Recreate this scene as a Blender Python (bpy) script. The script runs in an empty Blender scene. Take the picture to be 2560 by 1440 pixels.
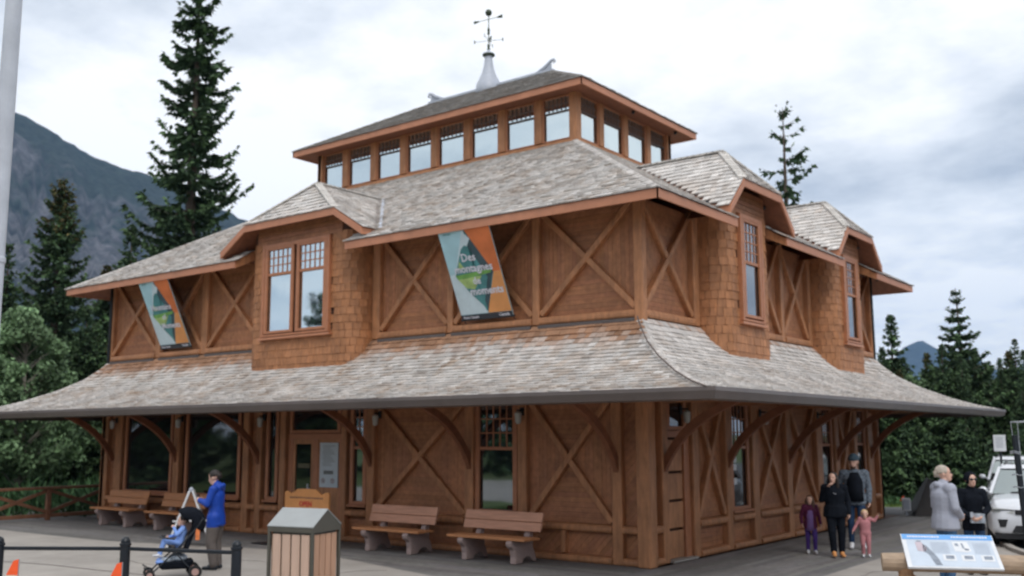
import bpy, bmesh, math, random
import numpy as np
from mathutils import Vector, Matrix, noise as mnoise

random.seed(7)
rng = np.random.default_rng(7)
S = bpy.context.scene
C = bpy.context.collection
PI = math.pi
R = math.radians

# ------------------------------------------------------------------ camera
cam_d = bpy.data.cameras.new('camera')
cam = bpy.data.objects.new('camera', cam_d)
C.objects.link(cam)
S.camera = cam
CAM = Vector((8.678, -15.015, 2.2))
_r, _u, _f = (Vector((0.79281585, 0.60945021, -0.00366977)), Vector((0.0920366, -0.11377109, 0.98923476)),
              Vector((-0.60247181, 0.78461875, 0.14629124)))
m = Matrix(((_r.x, _u.x, -_f.x), (_r.y, _u.y, -_f.y), (_r.z, _u.z, -_f.z))).to_4x4()
m.translation = CAM
cam.matrix_world = m
cam_d.sensor_width = 36.0
cam_d.lens = 2495.35 / 2560 * 36.0
cam_d.clip_end = 40000
cam_d.clip_start = 0.1
cam_d.dof.use_dof = True
cam_d.dof.focus_distance = 3.0
cam_d.dof.aperture_fstop = 4.6
S.render.resolution_x, S.render.resolution_y = 1024, 576

# ------------------------------------------------------------------ world
W = bpy.data.worlds.new('World')
S.world = W
W.use_nodes = True
nt = W.node_tree
nt.nodes.clear()
N = nt.nodes.new
L = nt.links.new
SUN_EL, SUN_AZ = R(52), R(128)      # azimuth clockwise from +Y
out = N('ShaderNodeOutputWorld')
sky = N('ShaderNodeTexSky'); sky.sky_type = 'NISHITA'; sky.sun_disc = False
sky.sun_elevation = SUN_EL; sky.sun_rotation = SUN_AZ
bg1 = N('ShaderNodeBackground'); bg1.inputs[1].default_value = 0.1
L(sky.outputs[0], bg1.inputs[0])
tc = N('ShaderNodeTexCoord')
sep = N('ShaderNodeSeparateXYZ'); L(tc.outputs['Generated'], sep.inputs[0])
def wmath(op, a, b=None, clamp=False):
    n = N('ShaderNodeMath'); n.operation = op; n.use_clamp = clamp
    for i, x in enumerate((a, b)):
        if x is None: continue
        if isinstance(x, (int, float)): n.inputs[i].default_value = x
        else: L(x, n.inputs[i])
    return n.outputs[0]
zz = wmath('ADD', wmath('MAXIMUM', sep.outputs[2], 0.0), 0.20)
cx = wmath('DIVIDE', sep.outputs[0], zz); cy = wmath('DIVIDE', sep.outputs[1], zz)
comb = N('ShaderNodeCombineXYZ'); L(cx, comb.inputs[0]); L(cy, comb.inputs[1])
comb.inputs[2].default_value = 3.7
n1 = N('ShaderNodeTexNoise'); n1.inputs['Scale'].default_value = 1.25; n1.inputs['Detail'].default_value = 7
n1.inputs['Roughness'].default_value = 0.52; n1.inputs['Distortion'].default_value = 0.25
L(comb.outputs[0], n1.inputs['Vector'])
n2 = N('ShaderNodeTexNoise'); n2.inputs['Scale'].default_value = 4.2; n2.inputs['Detail'].default_value = 8
n2.inputs['Roughness'].default_value = 0.58
L(comb.outputs[0], n2.inputs['Vector'])
mixn = wmath('ADD', wmath('MULTIPLY', n1.outputs['Fac'], 0.62), wmath('MULTIPLY', n2.outputs['Fac'], 0.38))
ramp = N('ShaderNodeValToRGB')
ramp.color_ramp.elements[0].position = 0.31; ramp.color_ramp.elements[0].color = (0.44, 0.49, 0.56, 1)
ramp.color_ramp.elements[1].position = 0.545; ramp.color_ramp.elements[1].color = (0.97, 0.98, 0.985, 1)
e = ramp.color_ramp.elements.new(0.44); e.color = (0.73, 0.77, 0.82, 1)
L(mixn, ramp.inputs[0])
bg2 = N('ShaderNodeBackground'); bg2.inputs[1].default_value = 1.2
L(ramp.outputs[0], bg2.inputs[0])
mx = N('ShaderNodeMixShader'); mx.inputs[0].default_value = 0.93
L(bg1.outputs[0], mx.inputs[1]); L(bg2.outputs[0], mx.inputs[2]); L(mx.outputs[0], out.inputs[0])

sun_d = bpy.data.lights.new('sun', 'SUN')
sun_d.energy = 1.5; sun_d.angle = R(28); sun_d.color = (1.0, 0.97, 0.93)
sun = bpy.data.objects.new('sun', sun_d); C.objects.link(sun)
sd = Vector((math.sin(SUN_AZ) * math.cos(SUN_EL), math.cos(SUN_AZ) * math.cos(SUN_EL), math.sin(SUN_EL)))
sun.rotation_euler = sd.to_track_quat('Z', 'Y').to_euler()

S.view_settings.view_transform = 'Standard'
S.view_settings.look = 'None'
S.view_settings.gamma = 1.0
S.view_settings.exposure = 0.18
S.view_settings.use_curve_mapping = False
S.render.engine = 'CYCLES'
S.cycles.use_denoising = True
S.cycles.max_bounces = 6
S.cycles.diffuse_bounces = 3
S.cycles.glossy_bounces = 3
S.cycles.transparent_max_bounces = 6
S.cycles.volume_bounces = 0
S.cycles.caustics_reflective = False
S.cycles.caustics_refractive = False

# ------------------------------------------------------------------ materials
def new_mat(name):
    mt = bpy.data.materials.new(name); mt.use_nodes = True
    t = mt.node_tree
    b = t.nodes['Principled BSDF']
    return mt, t, b

def mat(name, col, rough=0.7, var=0.25, scale=6.0, stretch=(1, 1, 1), bump=0.15, attr=False, metallic=0.0, spec=0.4,
        col2=None, dirt=0.0, dscale=0.7, coat=0.0, bscale=None):
    mt, t, b = new_mat(name)
    nn, ln = t.nodes.new, t.links.new
    tcn = nn('ShaderNodeTexCoord'); mp = nn('ShaderNodeMapping'); mp.inputs['Scale'].default_value = stretch
    ln(tcn.outputs['Object'], mp.inputs[0])
    nz = nn('ShaderNodeTexNoise'); nz.inputs['Scale'].default_value = scale; nz.inputs['Detail'].default_value = 6
    nz.inputs['Roughness'].default_value = 0.6
    ln(mp.outputs[0], nz.inputs['Vector'])
    rp = nn('ShaderNodeValToRGB')
    a = [max(0, c * (1 - var)) for c in col]; c2 = [min(1, c * (1 + var)) for c in (col2 or col)]
    rp.color_ramp.elements[0].position = 0.3; rp.color_ramp.elements[0].color = (*a, 1)
    rp.color_ramp.elements[1].position = 0.7; rp.color_ramp.elements[1].color = (*c2, 1)
    ln(nz.outputs['Fac'], rp.inputs[0])
    colout = rp.outputs[0]
    def mul(c1, c2o, fac=1.0, kind='MULTIPLY'):
        mm = nn('ShaderNodeMix'); mm.data_type = 'RGBA'; mm.blend_type = kind; mm.inputs[0].default_value = fac
        ln(c1, mm.inputs[6]); ln(c2o, mm.inputs[7]); return mm.outputs[2]
    if attr:
        at = nn('ShaderNodeAttribute'); at.attribute_name = 'Col'
        colout = mul(colout, at.outputs['Color'])
    if dirt > 0:
        nd = nn('ShaderNodeTexNoise'); nd.inputs['Scale'].default_value = dscale; nd.inputs['Detail'].default_value = 8
        nd.inputs['Roughness'].default_value = 0.65
        ln(tcn.outputs['Object'], nd.inputs['Vector'])
        rd = nn('ShaderNodeValToRGB'); rd.color_ramp.elements[0].position = 0.35; rd.color_ramp.elements[1].position = 0.65
        k = 1 - dirt
        rd.color_ramp.elements[0].color = (k, k, k, 1); rd.color_ramp.elements[1].color = (1, 1, 1, 1)
        ln(nd.outputs['Fac'], rd.inputs[0])
        colout = mul(colout, rd.outputs[0])
    ln(colout, b.inputs['Base Color'])
    b.inputs['Roughness'].default_value = rough
    b.inputs['Metallic'].default_value = metallic
    b.inputs['Specular IOR Level'].default_value = spec
    b.inputs['Coat Weight'].default_value = coat
    if bump > 0:
        bp = nn('ShaderNodeBump'); bp.inputs['Strength'].default_value = bump; bp.inputs['Distance'].default_value = 0.01
        if bscale:
            nb = nn('ShaderNodeTexNoise'); nb.inputs['Scale'].default_value = bscale; nb.inputs['Detail'].default_value = 5
            ln(tcn.outputs['Object'], nb.inputs['Vector']); ln(nb.outputs['Fac'], bp.inputs['Height'])
        else:
            ln(nz.outputs['Fac'], bp.inputs['Height'])
        ln(bp.outputs[0], b.inputs['Normal'])
    return mt

def glass(name, tint, mirror, rough=0.03, col=(0.01, 0.012, 0.014)):
    mt, t, b = new_mat(name)
    nn, ln = t.nodes.new, t.links.new
    b.inputs['Base Color'].default_value = (*col, 1); b.inputs['Roughness'].default_value = 0.05
    g = nn('ShaderNodeBsdfGlossy'); g.inputs[0].default_value = (*tint, 1); g.inputs['Roughness'].default_value = rough
    tcn = nn('ShaderNodeTexCoord'); nz = nn('ShaderNodeTexNoise'); nz.inputs['Scale'].default_value = 1.1
    ln(tcn.outputs['Object'], nz.inputs['Vector'])
    bp = nn('ShaderNodeBump'); bp.inputs['Strength'].default_value = 0.10; bp.inputs['Distance'].default_value = 0.03
    ln(nz.outputs['Fac'], bp.inputs['Height']); ln(bp.outputs[0], g.inputs['Normal'])
    m2 = nn('ShaderNodeMixShader'); m2.inputs[0].default_value = mirror
    ln(b.outputs[0], m2.inputs[1]); ln(g.outputs[0], m2.inputs[2])
    ln(m2.outputs[0], t.nodes['Material Output'].inputs[0])
    return mt

M = {}
WOOD = (0.205, 0.085, 0.043)
M['timber'] = mat('stained timber', (0.46, 0.208, 0.096), 0.55, 0.26, 7, (1.6, 1.6, 0.3), 0.3, dirt=0.30, dscale=1.6)
M['board'] = mat('stained boards', (0.40, 0.172, 0.081), 0.6, 0.22, 9, (1, 1, 1), 0.3, attr=True, dirt=0.25, dscale=1.3)
M['wallcore'] = mat('wall backing', (0.07, 0.03, 0.018), 0.8, 0.1)
M['fascia'] = mat('painted fascia', (0.50, 0.215, 0.120), 0.5, 0.10, 4, bump=0.08, dirt=0.10)
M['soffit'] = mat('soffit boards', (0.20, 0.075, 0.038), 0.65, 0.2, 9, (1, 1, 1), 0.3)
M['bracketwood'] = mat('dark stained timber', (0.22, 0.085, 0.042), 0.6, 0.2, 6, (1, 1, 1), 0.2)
M['frame'] = mat('window frame paint', (0.40, 0.165, 0.082), 0.45, 0.12, 6, bump=0.05)
M['wallshingle'] = mat('stained wall shingles', (0.43, 0.192, 0.086), 0.6, 0.22, 14, (1, 1, 0.35), 0.3, attr=True, dirt=0.3, dscale=1.2)
M['shingle'] = mat('weathered cedar shingles', (0.64, 0.615, 0.59), 0.8, 0.16, 22, (1, 1, 1), 0.4, attr=True, dirt=0.22, dscale=1.7)
M['roofbase'] = mat('roof underlay', (0.16, 0.14, 0.125), 0.9, 0.2)
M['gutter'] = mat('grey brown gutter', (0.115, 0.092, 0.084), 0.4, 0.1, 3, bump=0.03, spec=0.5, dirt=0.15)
M['darkbar'] = mat('dark glazing bars', (0.11, 0.08, 0.07), 0.6, 0.1, bump=0)
M['lead'] = mat('pale grey metal', (0.50, 0.53, 0.60), 0.45, 0.12, 3, bump=0.05, dirt=0.2)
M['bronze'] = mat('dark green bronze', (0.06, 0.075, 0.05), 0.5, 0.3, 20, bump=0.1, metallic=0.4)
M['glass_sky'] = glass('window glass bright', (0.83, 0.92, 0.92), 0.80)
M['glass_dark'] = glass('window glass dark', (0.9, 0.95, 1.0), 0.08)
M['glass_mid'] = glass('window glass grey', (0.8, 0.9, 1.0), 0.26)
M['white'] = mat('white paint', (0.72, 0.73, 0.75), 0.4, 0.06, 5, bump=0.03, dirt=0.1)
M['flagpole'] = mat('white aluminium pole', (0.55, 0.58, 0.64), 0.35, 0.08, 3, bump=0.02, dirt=0.2, dscale=1.3)
M['black'] = mat('black painted metal', (0.012, 0.016, 0.022), 0.38, 0.2, 8, bump=0.05)
M['blacktex'] = mat('black fabric', (0.008, 0.010, 0.015), 0.9, 0.3, 10, bump=0.3, spec=0.1)
M['concrete'] = mat('concrete paving', (0.385, 0.352, 0.318), 0.85, 0.10, 2.2, bump=0.15, dirt=0.22, dscale=0.35, bscale=60)
M['asphalt'] = mat('asphalt', (0.10, 0.10, 0.105), 0.9, 0.2, 30, bump=0.3, dirt=0.25, dscale=0.4)
M['plank'] = mat('grey deck planks', (0.195, 0.187, 0.182), 0.75, 0.2, 8, (1, 1, 1), 0.3, attr=True, dirt=0.25, dscale=0.6)
M['grass'] = mat('grass', (0.085, 0.125, 0.030), 0.95, 0.4, 1.4, bump=0.5, dirt=0.35, dscale=0.25, bscale=30)
M['blade'] = mat('grass blades', (0.10, 0.16, 0.035), 0.9, 0.35, 3, bump=0)
M['floor'] = mat('forest floor', (0.035, 0.042, 0.020), 0.95, 0.4, 0.8, bump=0.4, bscale=10)
M['needle'] = mat('spruce needles', (0.066, 0.110, 0.058), 0.75, 0.3, 1.6, bump=0, attr=True, spec=0.2)
M['leaf'] = mat('broad leaves', (0.135, 0.215, 0.11), 0.65, 0.25, 1.2, bump=0, attr=True, spec=0.3)
M['bark'] = mat('bark', (0.10, 0.075, 0.06), 0.95, 0.3, 12, (1, 1, 0.3), 0.6)
M['palebark'] = mat('pale aspen bark', (0.33, 0.30, 0.25), 0.85, 0.25, 8, (1, 1, 0.6), 0.3)
M['bench_wood'] = mat('bench planks', (0.56, 0.29, 0.19), 0.6, 0.15, 10, (0.3, 3, 3), 0.2)
M['bench_wood2'] = mat('bench planks darker', (0.46, 0.20, 0.085), 0.6, 0.15, 10, (0.3, 3, 3), 0.2)
M['pinkstone'] = mat('pink grey cast concrete', (0.33, 0.245, 0.225), 0.85, 0.12, 30, bump=0.3)
M['log'] = mat('peeled log', (0.40, 0.22, 0.11), 0.6, 0.2, 6, (0.4, 3, 3), 0.25, dirt=0.2)
M['logtop'] = mat('weathered log', (0.40, 0.29, 0.20), 0.65, 0.2, 6, (0.4, 3, 3), 0.25, dirt=0.25)
M['railwood'] = mat('dark rail wood', (0.20, 0.09, 0.05), 0.6, 0.2, 6, bump=0.2)
M['binroof'] = mat('green grey bin roof', (0.085, 0.08, 0.065), 0.35, 0.1, 4, bump=0.05, spec=0.6)
M['binroofw'] = mat('pale sheet metal roof', (0.30, 0.315, 0.315), 0.3, 0.08, 3, bump=0.04, spec=0.5)
M['binslat'] = mat('beige recycled slats', (0.56, 0.39, 0.30), 0.6, 0.1, 5, (2, 2, 0.3), 0.15)
M['binslat2'] = mat('tan recycled slats', (0.46, 0.27, 0.18), 0.6, 0.1, 5, (2, 2, 0.3), 0.15)
M['orangewood'] = mat('orange varnished board', (0.62, 0.27, 0.09), 0.5, 0.10, 5, bump=0.05)
M['red'] = mat('red paint', (0.50, 0.035, 0.030), 0.5, 0.05, bump=0)
M['orange'] = mat('orange plastic flag', (0.95, 0.12, 0.03), 0.6, 0.05, bump=0)
M['steel'] = mat('dark weathered steel', (0.025, 0.020, 0.018), 0.6, 0.3, 5, bump=0.1)
M['skin'] = mat('skin', (0.62, 0.38, 0.29), 0.55, 0.08, 8, bump=0.05)
M['skin2'] = mat('tanned skin', (0.46, 0.26, 0.18), 0.55, 0.08, 8, bump=0.05)
M['sole'] = mat('white shoes', (0.62, 0.62, 0.64), 0.6, 0.1, bump=0.05)
M['jeans'] = mat('denim', (0.045, 0.105, 0.20), 0.85, 0.25, 14, bump=0.3)
M['jeansdk'] = mat('dark denim', (0.012, 0.035, 0.085), 0.85, 0.25, 14, bump=0.3)
M['blue'] = mat('bright blue jacket', (0.004, 0.048, 0.34), 0.6, 0.18, 4, bump=0.4)
M['taupe'] = mat('taupe trousers', (0.125, 0.105, 0.095), 0.85, 0.15, 8, bump=0.4)
M['hoodie'] = mat('heather grey hoodie', (0.36, 0.375, 0.44), 0.9, 0.08, 25, bump=0.5, bscale=5)
M['purple'] = mat('purple leggings', (0.055, 0.022, 0.16), 0.8, 0.2, 8, bump=0.3)
M['plum'] = mat('plum cardigan', (0.085, 0.008, 0.038), 0.85, 0.2, 10, bump=0.3)
M['lilac'] = mat('lilac dress', (0.20, 0.115, 0.30), 0.8, 0.15, 10, bump=0.3)
M['pink'] = mat('dusty pink overalls', (0.46, 0.19, 0.205), 0.85, 0.12, 10, bump=0.3)
M['lightblue'] = mat('pale blue cotton', (0.20, 0.33, 0.70), 0.85, 0.15, 10, bump=0.3)
M['greycloth'] = mat('grey patterned cloth', (0.33, 0.37, 0.42), 0.9, 0.5, 12, bump=0.3)
M['hair_dk'] = mat('dark hair', (0.018, 0.012, 0.010), 0.55, 0.3, 30, (1, 1, 0.2), 0.4)
M['hair_br'] = mat('brown hair', (0.10, 0.055, 0.035), 0.55, 0.3, 30, (1, 1, 0.2), 0.4)
M['hair_grey'] = mat('grey hair', (0.42, 0.36, 0.30), 0.6, 0.25, 30, (1, 1, 0.3), 0.4)
M['hair_blond'] = mat('blond hair', (0.60, 0.42, 0.22), 0.6, 0.2, 30, (1, 1, 0.3), 0.4)
M['beanie'] = mat('grey blue knit', (0.045, 0.075, 0.10), 0.9, 0.2, 40, bump=0.5)
M['lip'] = mat('lips', (0.35, 0.10, 0.09), 0.6, 0.05, bump=0)
M['eye'] = mat('dark eye', (0.02, 0.015, 0.012), 0.3, 0.05, bump=0)
M['carpaint'] = mat('white car paint', (0.72, 0.74, 0.78), 0.25, 0.03, 1, bump=0, coat=0.8, dirt=0.06)
M['rubber'] = mat('tyre rubber', (0.02, 0.02, 0.02), 0.85, 0.2, 10, bump=0.2)
M['rim'] = mat('alloy rim', (0.45, 0.46, 0.48), 0.3, 0.1, bump=0, metallic=0.8)
M['plastic'] = mat('black plastic', (0.018, 0.018, 0.02), 0.5, 0.1, bump=0.1)
M['carglass'] = glass('car glass', (0.9, 1.0, 0.97), 0.35)
M['lampglass'] = mat('lamp glass', (0.45, 0.46, 0.44), 0.2, 0.05, bump=0)
M['panelprint'] = mat('printed panel', (0.52, 0.58, 0.66), 0.35, 0.10, 3, bump=0)
M['panelblue'] = mat('printed blue band', (0.14, 0.36, 0.72), 0.35, 0.10, 3, bump=0)
M['printgrey'] = mat('printed grey', (0.24, 0.27, 0.32), 0.35, 0.35, 9, bump=0)
M['printpink'] = mat('printed pale pink', (0.50, 0.42, 0.46), 0.35, 0.1, 9, bump=0)
M['posterpaper'] = mat('poster paper', (0.50, 0.56, 0.60), 0.5, 0.04, 3, bump=0)
M['b_sky'] = mat('banner pale blue', (0.40, 0.63, 0.70), 0.6, 0.14, 1.5, bump=0.05)
M['b_sky2'] = mat('banner paler blue', (0.56, 0.68, 0.73), 0.6, 0.12, 2.5, bump=0.05)
M['b_teal'] = mat('banner teal', (0.08, 0.25, 0.26), 0.6, 0.35, 3, bump=0.05)
M['b_dark'] = mat('banner dark teal', (0.045, 0.085, 0.10), 0.6, 0.3, 3, bump=0.05)
M['b_green'] = mat('banner green', (0.16, 0.36, 0.09), 0.6, 0.4, 4, bump=0.05)
M['b_lime'] = mat('banner lime', (0.36, 0.50, 0.18), 0.6, 0.3, 4, bump=0.05)
M['b_or1'] = mat('banner orange red', (0.62, 0.17, 0.055), 0.6, 0.18, 2, bump=0.05)
M['b_or2'] = mat('banner light orange', (0.66, 0.29, 0.10), 0.6, 0.16, 2, bump=0.05)
M['charcoal'] = mat('charcoal strip', (0.035, 0.04, 0.05), 0.6, 0.1, bump=0)
M['text_white'] = mat('white lettering', (0.66, 0.67, 0.74), 0.6, 0.04, bump=0)
M['text_grey'] = mat('brown lettering', (0.20, 0.10, 0.06), 0.6, 0.04, bump=0)
M['text_dark'] = mat('grey print', (0.16, 0.17, 0.17), 0.6, 0.04, bump=0)
M['wire'] = mat('galvanised wire', (0.35, 0.37, 0.40), 0.4, 0.05, bump=0, metallic=0.5)

def plaid():
    mt, t, b = new_mat('blue grey plaid')
    nn, ln = t.nodes.new, t.links.new
    tcn = nn('ShaderNodeTexCoord'); ck = nn('ShaderNodeTexChecker'); ck.inputs['Scale'].default_value = 24
    ck.inputs[1].default_value = (0.15, 0.18, 0.22, 1); ck.inputs[2].default_value = (0.08, 0.10, 0.125, 1)
    ln(tcn.outputs['Object'], ck.inputs[0]); ln(ck.outputs[0], b.inputs['Base Color']); b.inputs['Roughness'].default_value = 0.9
    return mt
M['plaid'] = plaid()

def mountain_mat():
    mt, t, b = new_mat('forested rock')
    nn, ln = t.nodes.new, t.links.new
    tcn = nn('ShaderNodeTexCoord')
    at = nn('ShaderNodeAttribute'); at.attribute_name = 'Col'
    sx = nn('ShaderNodeSeparateColor'); ln(at.outputs['Color'], sx.inputs[0])
    mp = nn('ShaderNodeMapping'); mp.inputs['Scale'].default_value = (1, 1, 0.45); ln(tcn.outputs['Object'], mp.inputs[0])
    nz = nn('ShaderNodeTexNoise'); nz.inputs['Scale'].default_value = 0.0085; nz.inputs['Detail'].default_value = 10
    nz.inputs['Roughness'].default_value = 0.68; ln(mp.outputs[0], nz.inputs[0])
    ad = nn('ShaderNodeMath'); ad.operation = 'ADD'; ln(nz.outputs['Fac'], ad.inputs[0]); ln(sx.outputs[0], ad.inputs[1])
    rp = nn('ShaderNodeValToRGB')
    rp.color_ramp.elements[0].position = 0.82; rp.color_ramp.elements[0].color = (0.016, 0.023, 0.020, 1)
    rp.color_ramp.elements[1].position = 1.02; rp.color_ramp.elements[1].color = (0.068, 0.066, 0.074, 1)
    e2 = rp.color_ramp.elements.new(1.0); e2.color = (0.06, 0.06, 0.062, 1)
    ln(ad.outputs[0], rp.inputs[0])
    nz2 = nn('ShaderNodeTexNoise'); nz2.inputs['Scale'].default_value = 0.045; nz2.inputs['Detail'].default_value = 8
    nz2.inputs['Roughness'].default_value = 0.7; ln(mp.outputs[0], nz2.inputs[0])
    r2 = nn('ShaderNodeValToRGB'); r2.color_ramp.elements[0].position = 0.35; r2.color_ramp.elements[0].color = (0.5, 0.5, 0.5, 1)
    r2.color_ramp.elements[1].position = 0.7; r2.color_ramp.elements[1].color = (2.6, 2.6, 2.6, 1)
    ln(nz2.outputs['Fac'], r2.inputs[0])
    mm = nn('ShaderNodeMix'); mm.data_type = 'RGBA'; mm.blend_type = 'MULTIPLY'; mm.inputs[0].default_value = 1
    ln(rp.outputs[0], mm.inputs[6]); ln(r2.outputs[0], mm.inputs[7])
    ln(mm.outputs[2], b.inputs['Base Color']); b.inputs['Roughness'].default_value = 1.0; b.inputs['Specular IOR Level'].default_value = 0.1
    return mt
M['mountain'] = mountain_mat()

# ------------------------------------------------------------------ helpers
class MB:
    def __init__(s): s.v = []; s.f = []; s.mi = []; s.c = []; s.hasc = False
    def add(s, vs, fs, mi=0, col=None):
        o = len(s.v)
        s.v.extend([tuple(p) for p in vs]); s.f.extend([tuple(i + o for i in f) for f in fs]); s.mi.extend([mi] * len(fs))
        if col is not None: s.hasc = True
        s.c.extend([col or (1, 1, 1)] * len(vs))
        return s
    def box(s, x0, x1, y0, y1, z0, z1, mi=0, col=None):
        vs = [(x0, y0, z0), (x1, y0, z0), (x1, y1, z0), (x0, y1, z0), (x0, y0, z1), (x1, y0, z1), (x1, y1, z1), (x0, y1, z1)]
        return s.add(vs, BOXF, mi, col)
    def hexa(s, bot, top, mi=0, col=None):
        n = len(bot)
        return s.add(list(bot) + list(top), [tuple(range(n))[::-1], tuple(range(n, 2 * n))] +
                     [(i, (i + 1) % n, n + (i + 1) % n, n + i) for i in range(n)], mi, col)
    def beam(s, p0, p1, w, t, side=(1, 0, 0), mi=0, col=None, w1=None, t1=None):
        p0, p1 = Vector(p0), Vector(p1); d = (p1 - p0).normalized(); sv = Vector(side); sv = (sv - d * sv.dot(d)).normalized()
        tv = d.cross(sv); w1 = w if w1 is None else w1; t1 = t if t1 is None else t1
        q = lambda p, w, t: [p - sv * w / 2 - tv * t / 2, p + sv * w / 2 - tv * t / 2, p + sv * w / 2 + tv * t / 2, p - sv * w / 2 + tv * t / 2]
        return s.hexa(q(p0, w, t), q(p1, w1, t1), mi, col)
    def tube(s, pts, rad, n=10, mi=0, col=None, cap=True):
        pts = [Vector(p) for p in pts]; rads = rad if isinstance(rad, (list, tuple)) else [rad] * len(pts)
        vs = []; fs = []; up = Vector((0, 0, 1))
        for i, p in enumerate(pts):
            d = (pts[min(i + 1, len(pts) - 1)] - pts[max(i - 1, 0)])
            if d.length < 1e-9: d = Vector((0, 0, 1))
            d.normalize()
            a = d.cross(up if abs(d.z) < 0.95 else Vector((1, 0, 0))).normalized(); b = a.cross(d)
            for k in range(n):
                t = 2 * PI * k / n; vs.append(p + (a * math.cos(t) + b * math.sin(t)) * rads[i])
        for i in range(len(pts) - 1):
            for k in range(n):
                fs.append((i * n + k, i * n + (k + 1) % n, (i + 1) * n + (k + 1) % n, (i + 1) * n + k))
        if cap: fs += [tuple(range(n))[::-1], tuple((len(pts) - 1) * n + k for k in range(n))]
        return s.add(vs, fs, mi, col)
    def lathe(s, prof, c=(0, 0, 0), n=16, mi=0, col=None, sx=1, sy=1):
        vs = []; fs = []
        for r, z in prof:
            for k in range(n):
                t = 2 * PI * k / n; vs.append((c[0] + r * math.cos(t) * sx, c[1] + r * math.sin(t) * sy, c[2] + z))
        for i in range(len(prof) - 1):
            for k in range(n):
                fs.append((i * n + k, i * n + (k + 1) % n, (i + 1) * n + (k + 1) % n, (i + 1) * n + k))
        fs += [tuple(range(n))[::-1], tuple((len(prof) - 1) * n + k for k in range(n))]
        return s.add(vs, fs, mi, col)
    def ball(s, c, r, n=12, mi=0, col=None, sc=(1, 1, 1)):
        pr = [(max(1e-4, r * math.sin(PI * i / n)), -r * math.cos(PI * i / n)) for i in range(n + 1)]
        o = len(s.v); s.lathe([(a, b * sc[2]) for a, b in pr], c, n, mi, col, sc[0], sc[1]); return s
    def build(s, name, mats, parent=None, smooth=False, bevel=0.0, loc=None, kind=None, label=None):
        me = bpy.data.meshes.new(name)
        me.from_pydata(s.v, [], s.f)
        mats = mats if isinstance(mats, (list, tuple)) else [mats]
        for mm in mats: me.materials.append(mm)
        if len(mats) > 1: me.polygons.foreach_set('material_index', s.mi)
        if s.hasc:
            ca = me.color_attributes.new('Col', 'FLOAT_COLOR', 'POINT')
            arr = np.ones((len(s.v), 4), np.float32); arr[:, :3] = np.array(s.c, np.float32)
            ca.data.foreach_set('color', arr.ravel())
        if smooth: me.polygons.foreach_set('use_smooth', [True] * len(me.polygons))
        me.update()
        o = bpy.data.objects.new(name, me); C.objects.link(o)
        if parent: o.parent = parent
        if loc: o.location = loc
        if kind: o['kind'] = kind
        if label: o['label'] = label
        if bevel > 0:
            bv = o.modifiers.new('bevel', 'BEVEL'); bv.width = bevel; bv.segments = 2; bv.limit_method = 'ANGLE'
        return o
BOXF = [(3, 2, 1, 0), (4, 5, 6, 7), (0, 1, 5, 4), (1, 2, 6, 5), (2, 3, 7, 6), (3, 0, 4, 7)]

def empty(name, loc=(0, 0, 0), rz=0.0, label=None, cat=None, group=None):
    o = bpy.data.objects.new(name, None); C.objects.link(o); o.location = loc; o.rotation_euler = (0, 0, rz)
    o.empty_display_size = 0.1
    if label: o['label'] = label
    if cat: o['category'] = cat
    if group: o['group'] = group
    return o
def tag(o, label=None, cat=None, group=None, kind=None):
    if label: o['label'] = label
    if cat: o['category'] = cat
    if group: o['group'] = group
    if kind: o['kind'] = kind
    return o
def copy_tree(o, parent=None):
    c = o.copy(); C.objects.link(c); c.parent = parent
    for ch in list(o.children): copy_tree(ch, c)
    return c
def text(name, s, size, mt, parent, M4, extrude=0.0015, align='CENTER'):
    cu = bpy.data.curves.new(name, 'FONT'); cu.body = s; cu.size = size; cu.align_x = align; cu.align_y = 'CENTER'
    cu.extrude = extrude; cu.materials.append(mt); cu.resolution_u = 2
    cu.offset = size * .022
    t_ = bpy.data.objects.new(name, cu); C.objects.link(t_)
    me = bpy.data.meshes.new_from_object(t_.evaluated_get(bpy.context.evaluated_depsgraph_get()))
    bpy.data.objects.remove(t_); me.name = name
    o = bpy.data.objects.new(name, me); C.objects.link(o); o.parent = parent; o.matrix_local = M4
    if not me.materials: me.materials.append(mt)
    return o
def clip_poly(poly, a, b, c):
    """keep a*x+b*y<=c"""
    outp = []
    for i in range(len(poly)):
        p, q = poly[i], poly[(i + 1) % len(poly)]
        dp, dq = a * p[0] + b * p[1] - c, a * q[0] + b * q[1] - c
        if dp <= 0: outp.append(p)
        if dp * dq < 0:
            t = dp / (dp - dq); outp.append((p[0] + (q[0] - p[0]) * t, p[1] + (q[1] - p[1]) * t))
    return outp
def area(p): return abs(sum(p[i][0] * p[(i + 1) % len(p)][1] - p[(i + 1) % len(p)][0] * p[i][1] for i in range(len(p)))) / 2

# ------------------------------------------------------------------ ground
LX, WY = 16.95, 12.53            # museum plan: X from -LX to 0, Y from 0 to WY
def sheet(name, poly, z, mt, kind='structure', sub=0):
    b = MB(); b.add([(x, y, z) for x, y in poly], [tuple(range(len(poly)))])
    return tag(b.build(name, mt), kind=kind)
sheet('ground', [(-12000, -12000), (12000, -12000), (12000, 12000), (-12000, 12000)], -0.060, M['grass'])
sheet('forest_floor', [(-120, -25), (-22.5, -6), (-20.5, 2), (-19.5, 16), (-30, 90), (-120, 90)], -0.045, M['floor'])
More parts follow.
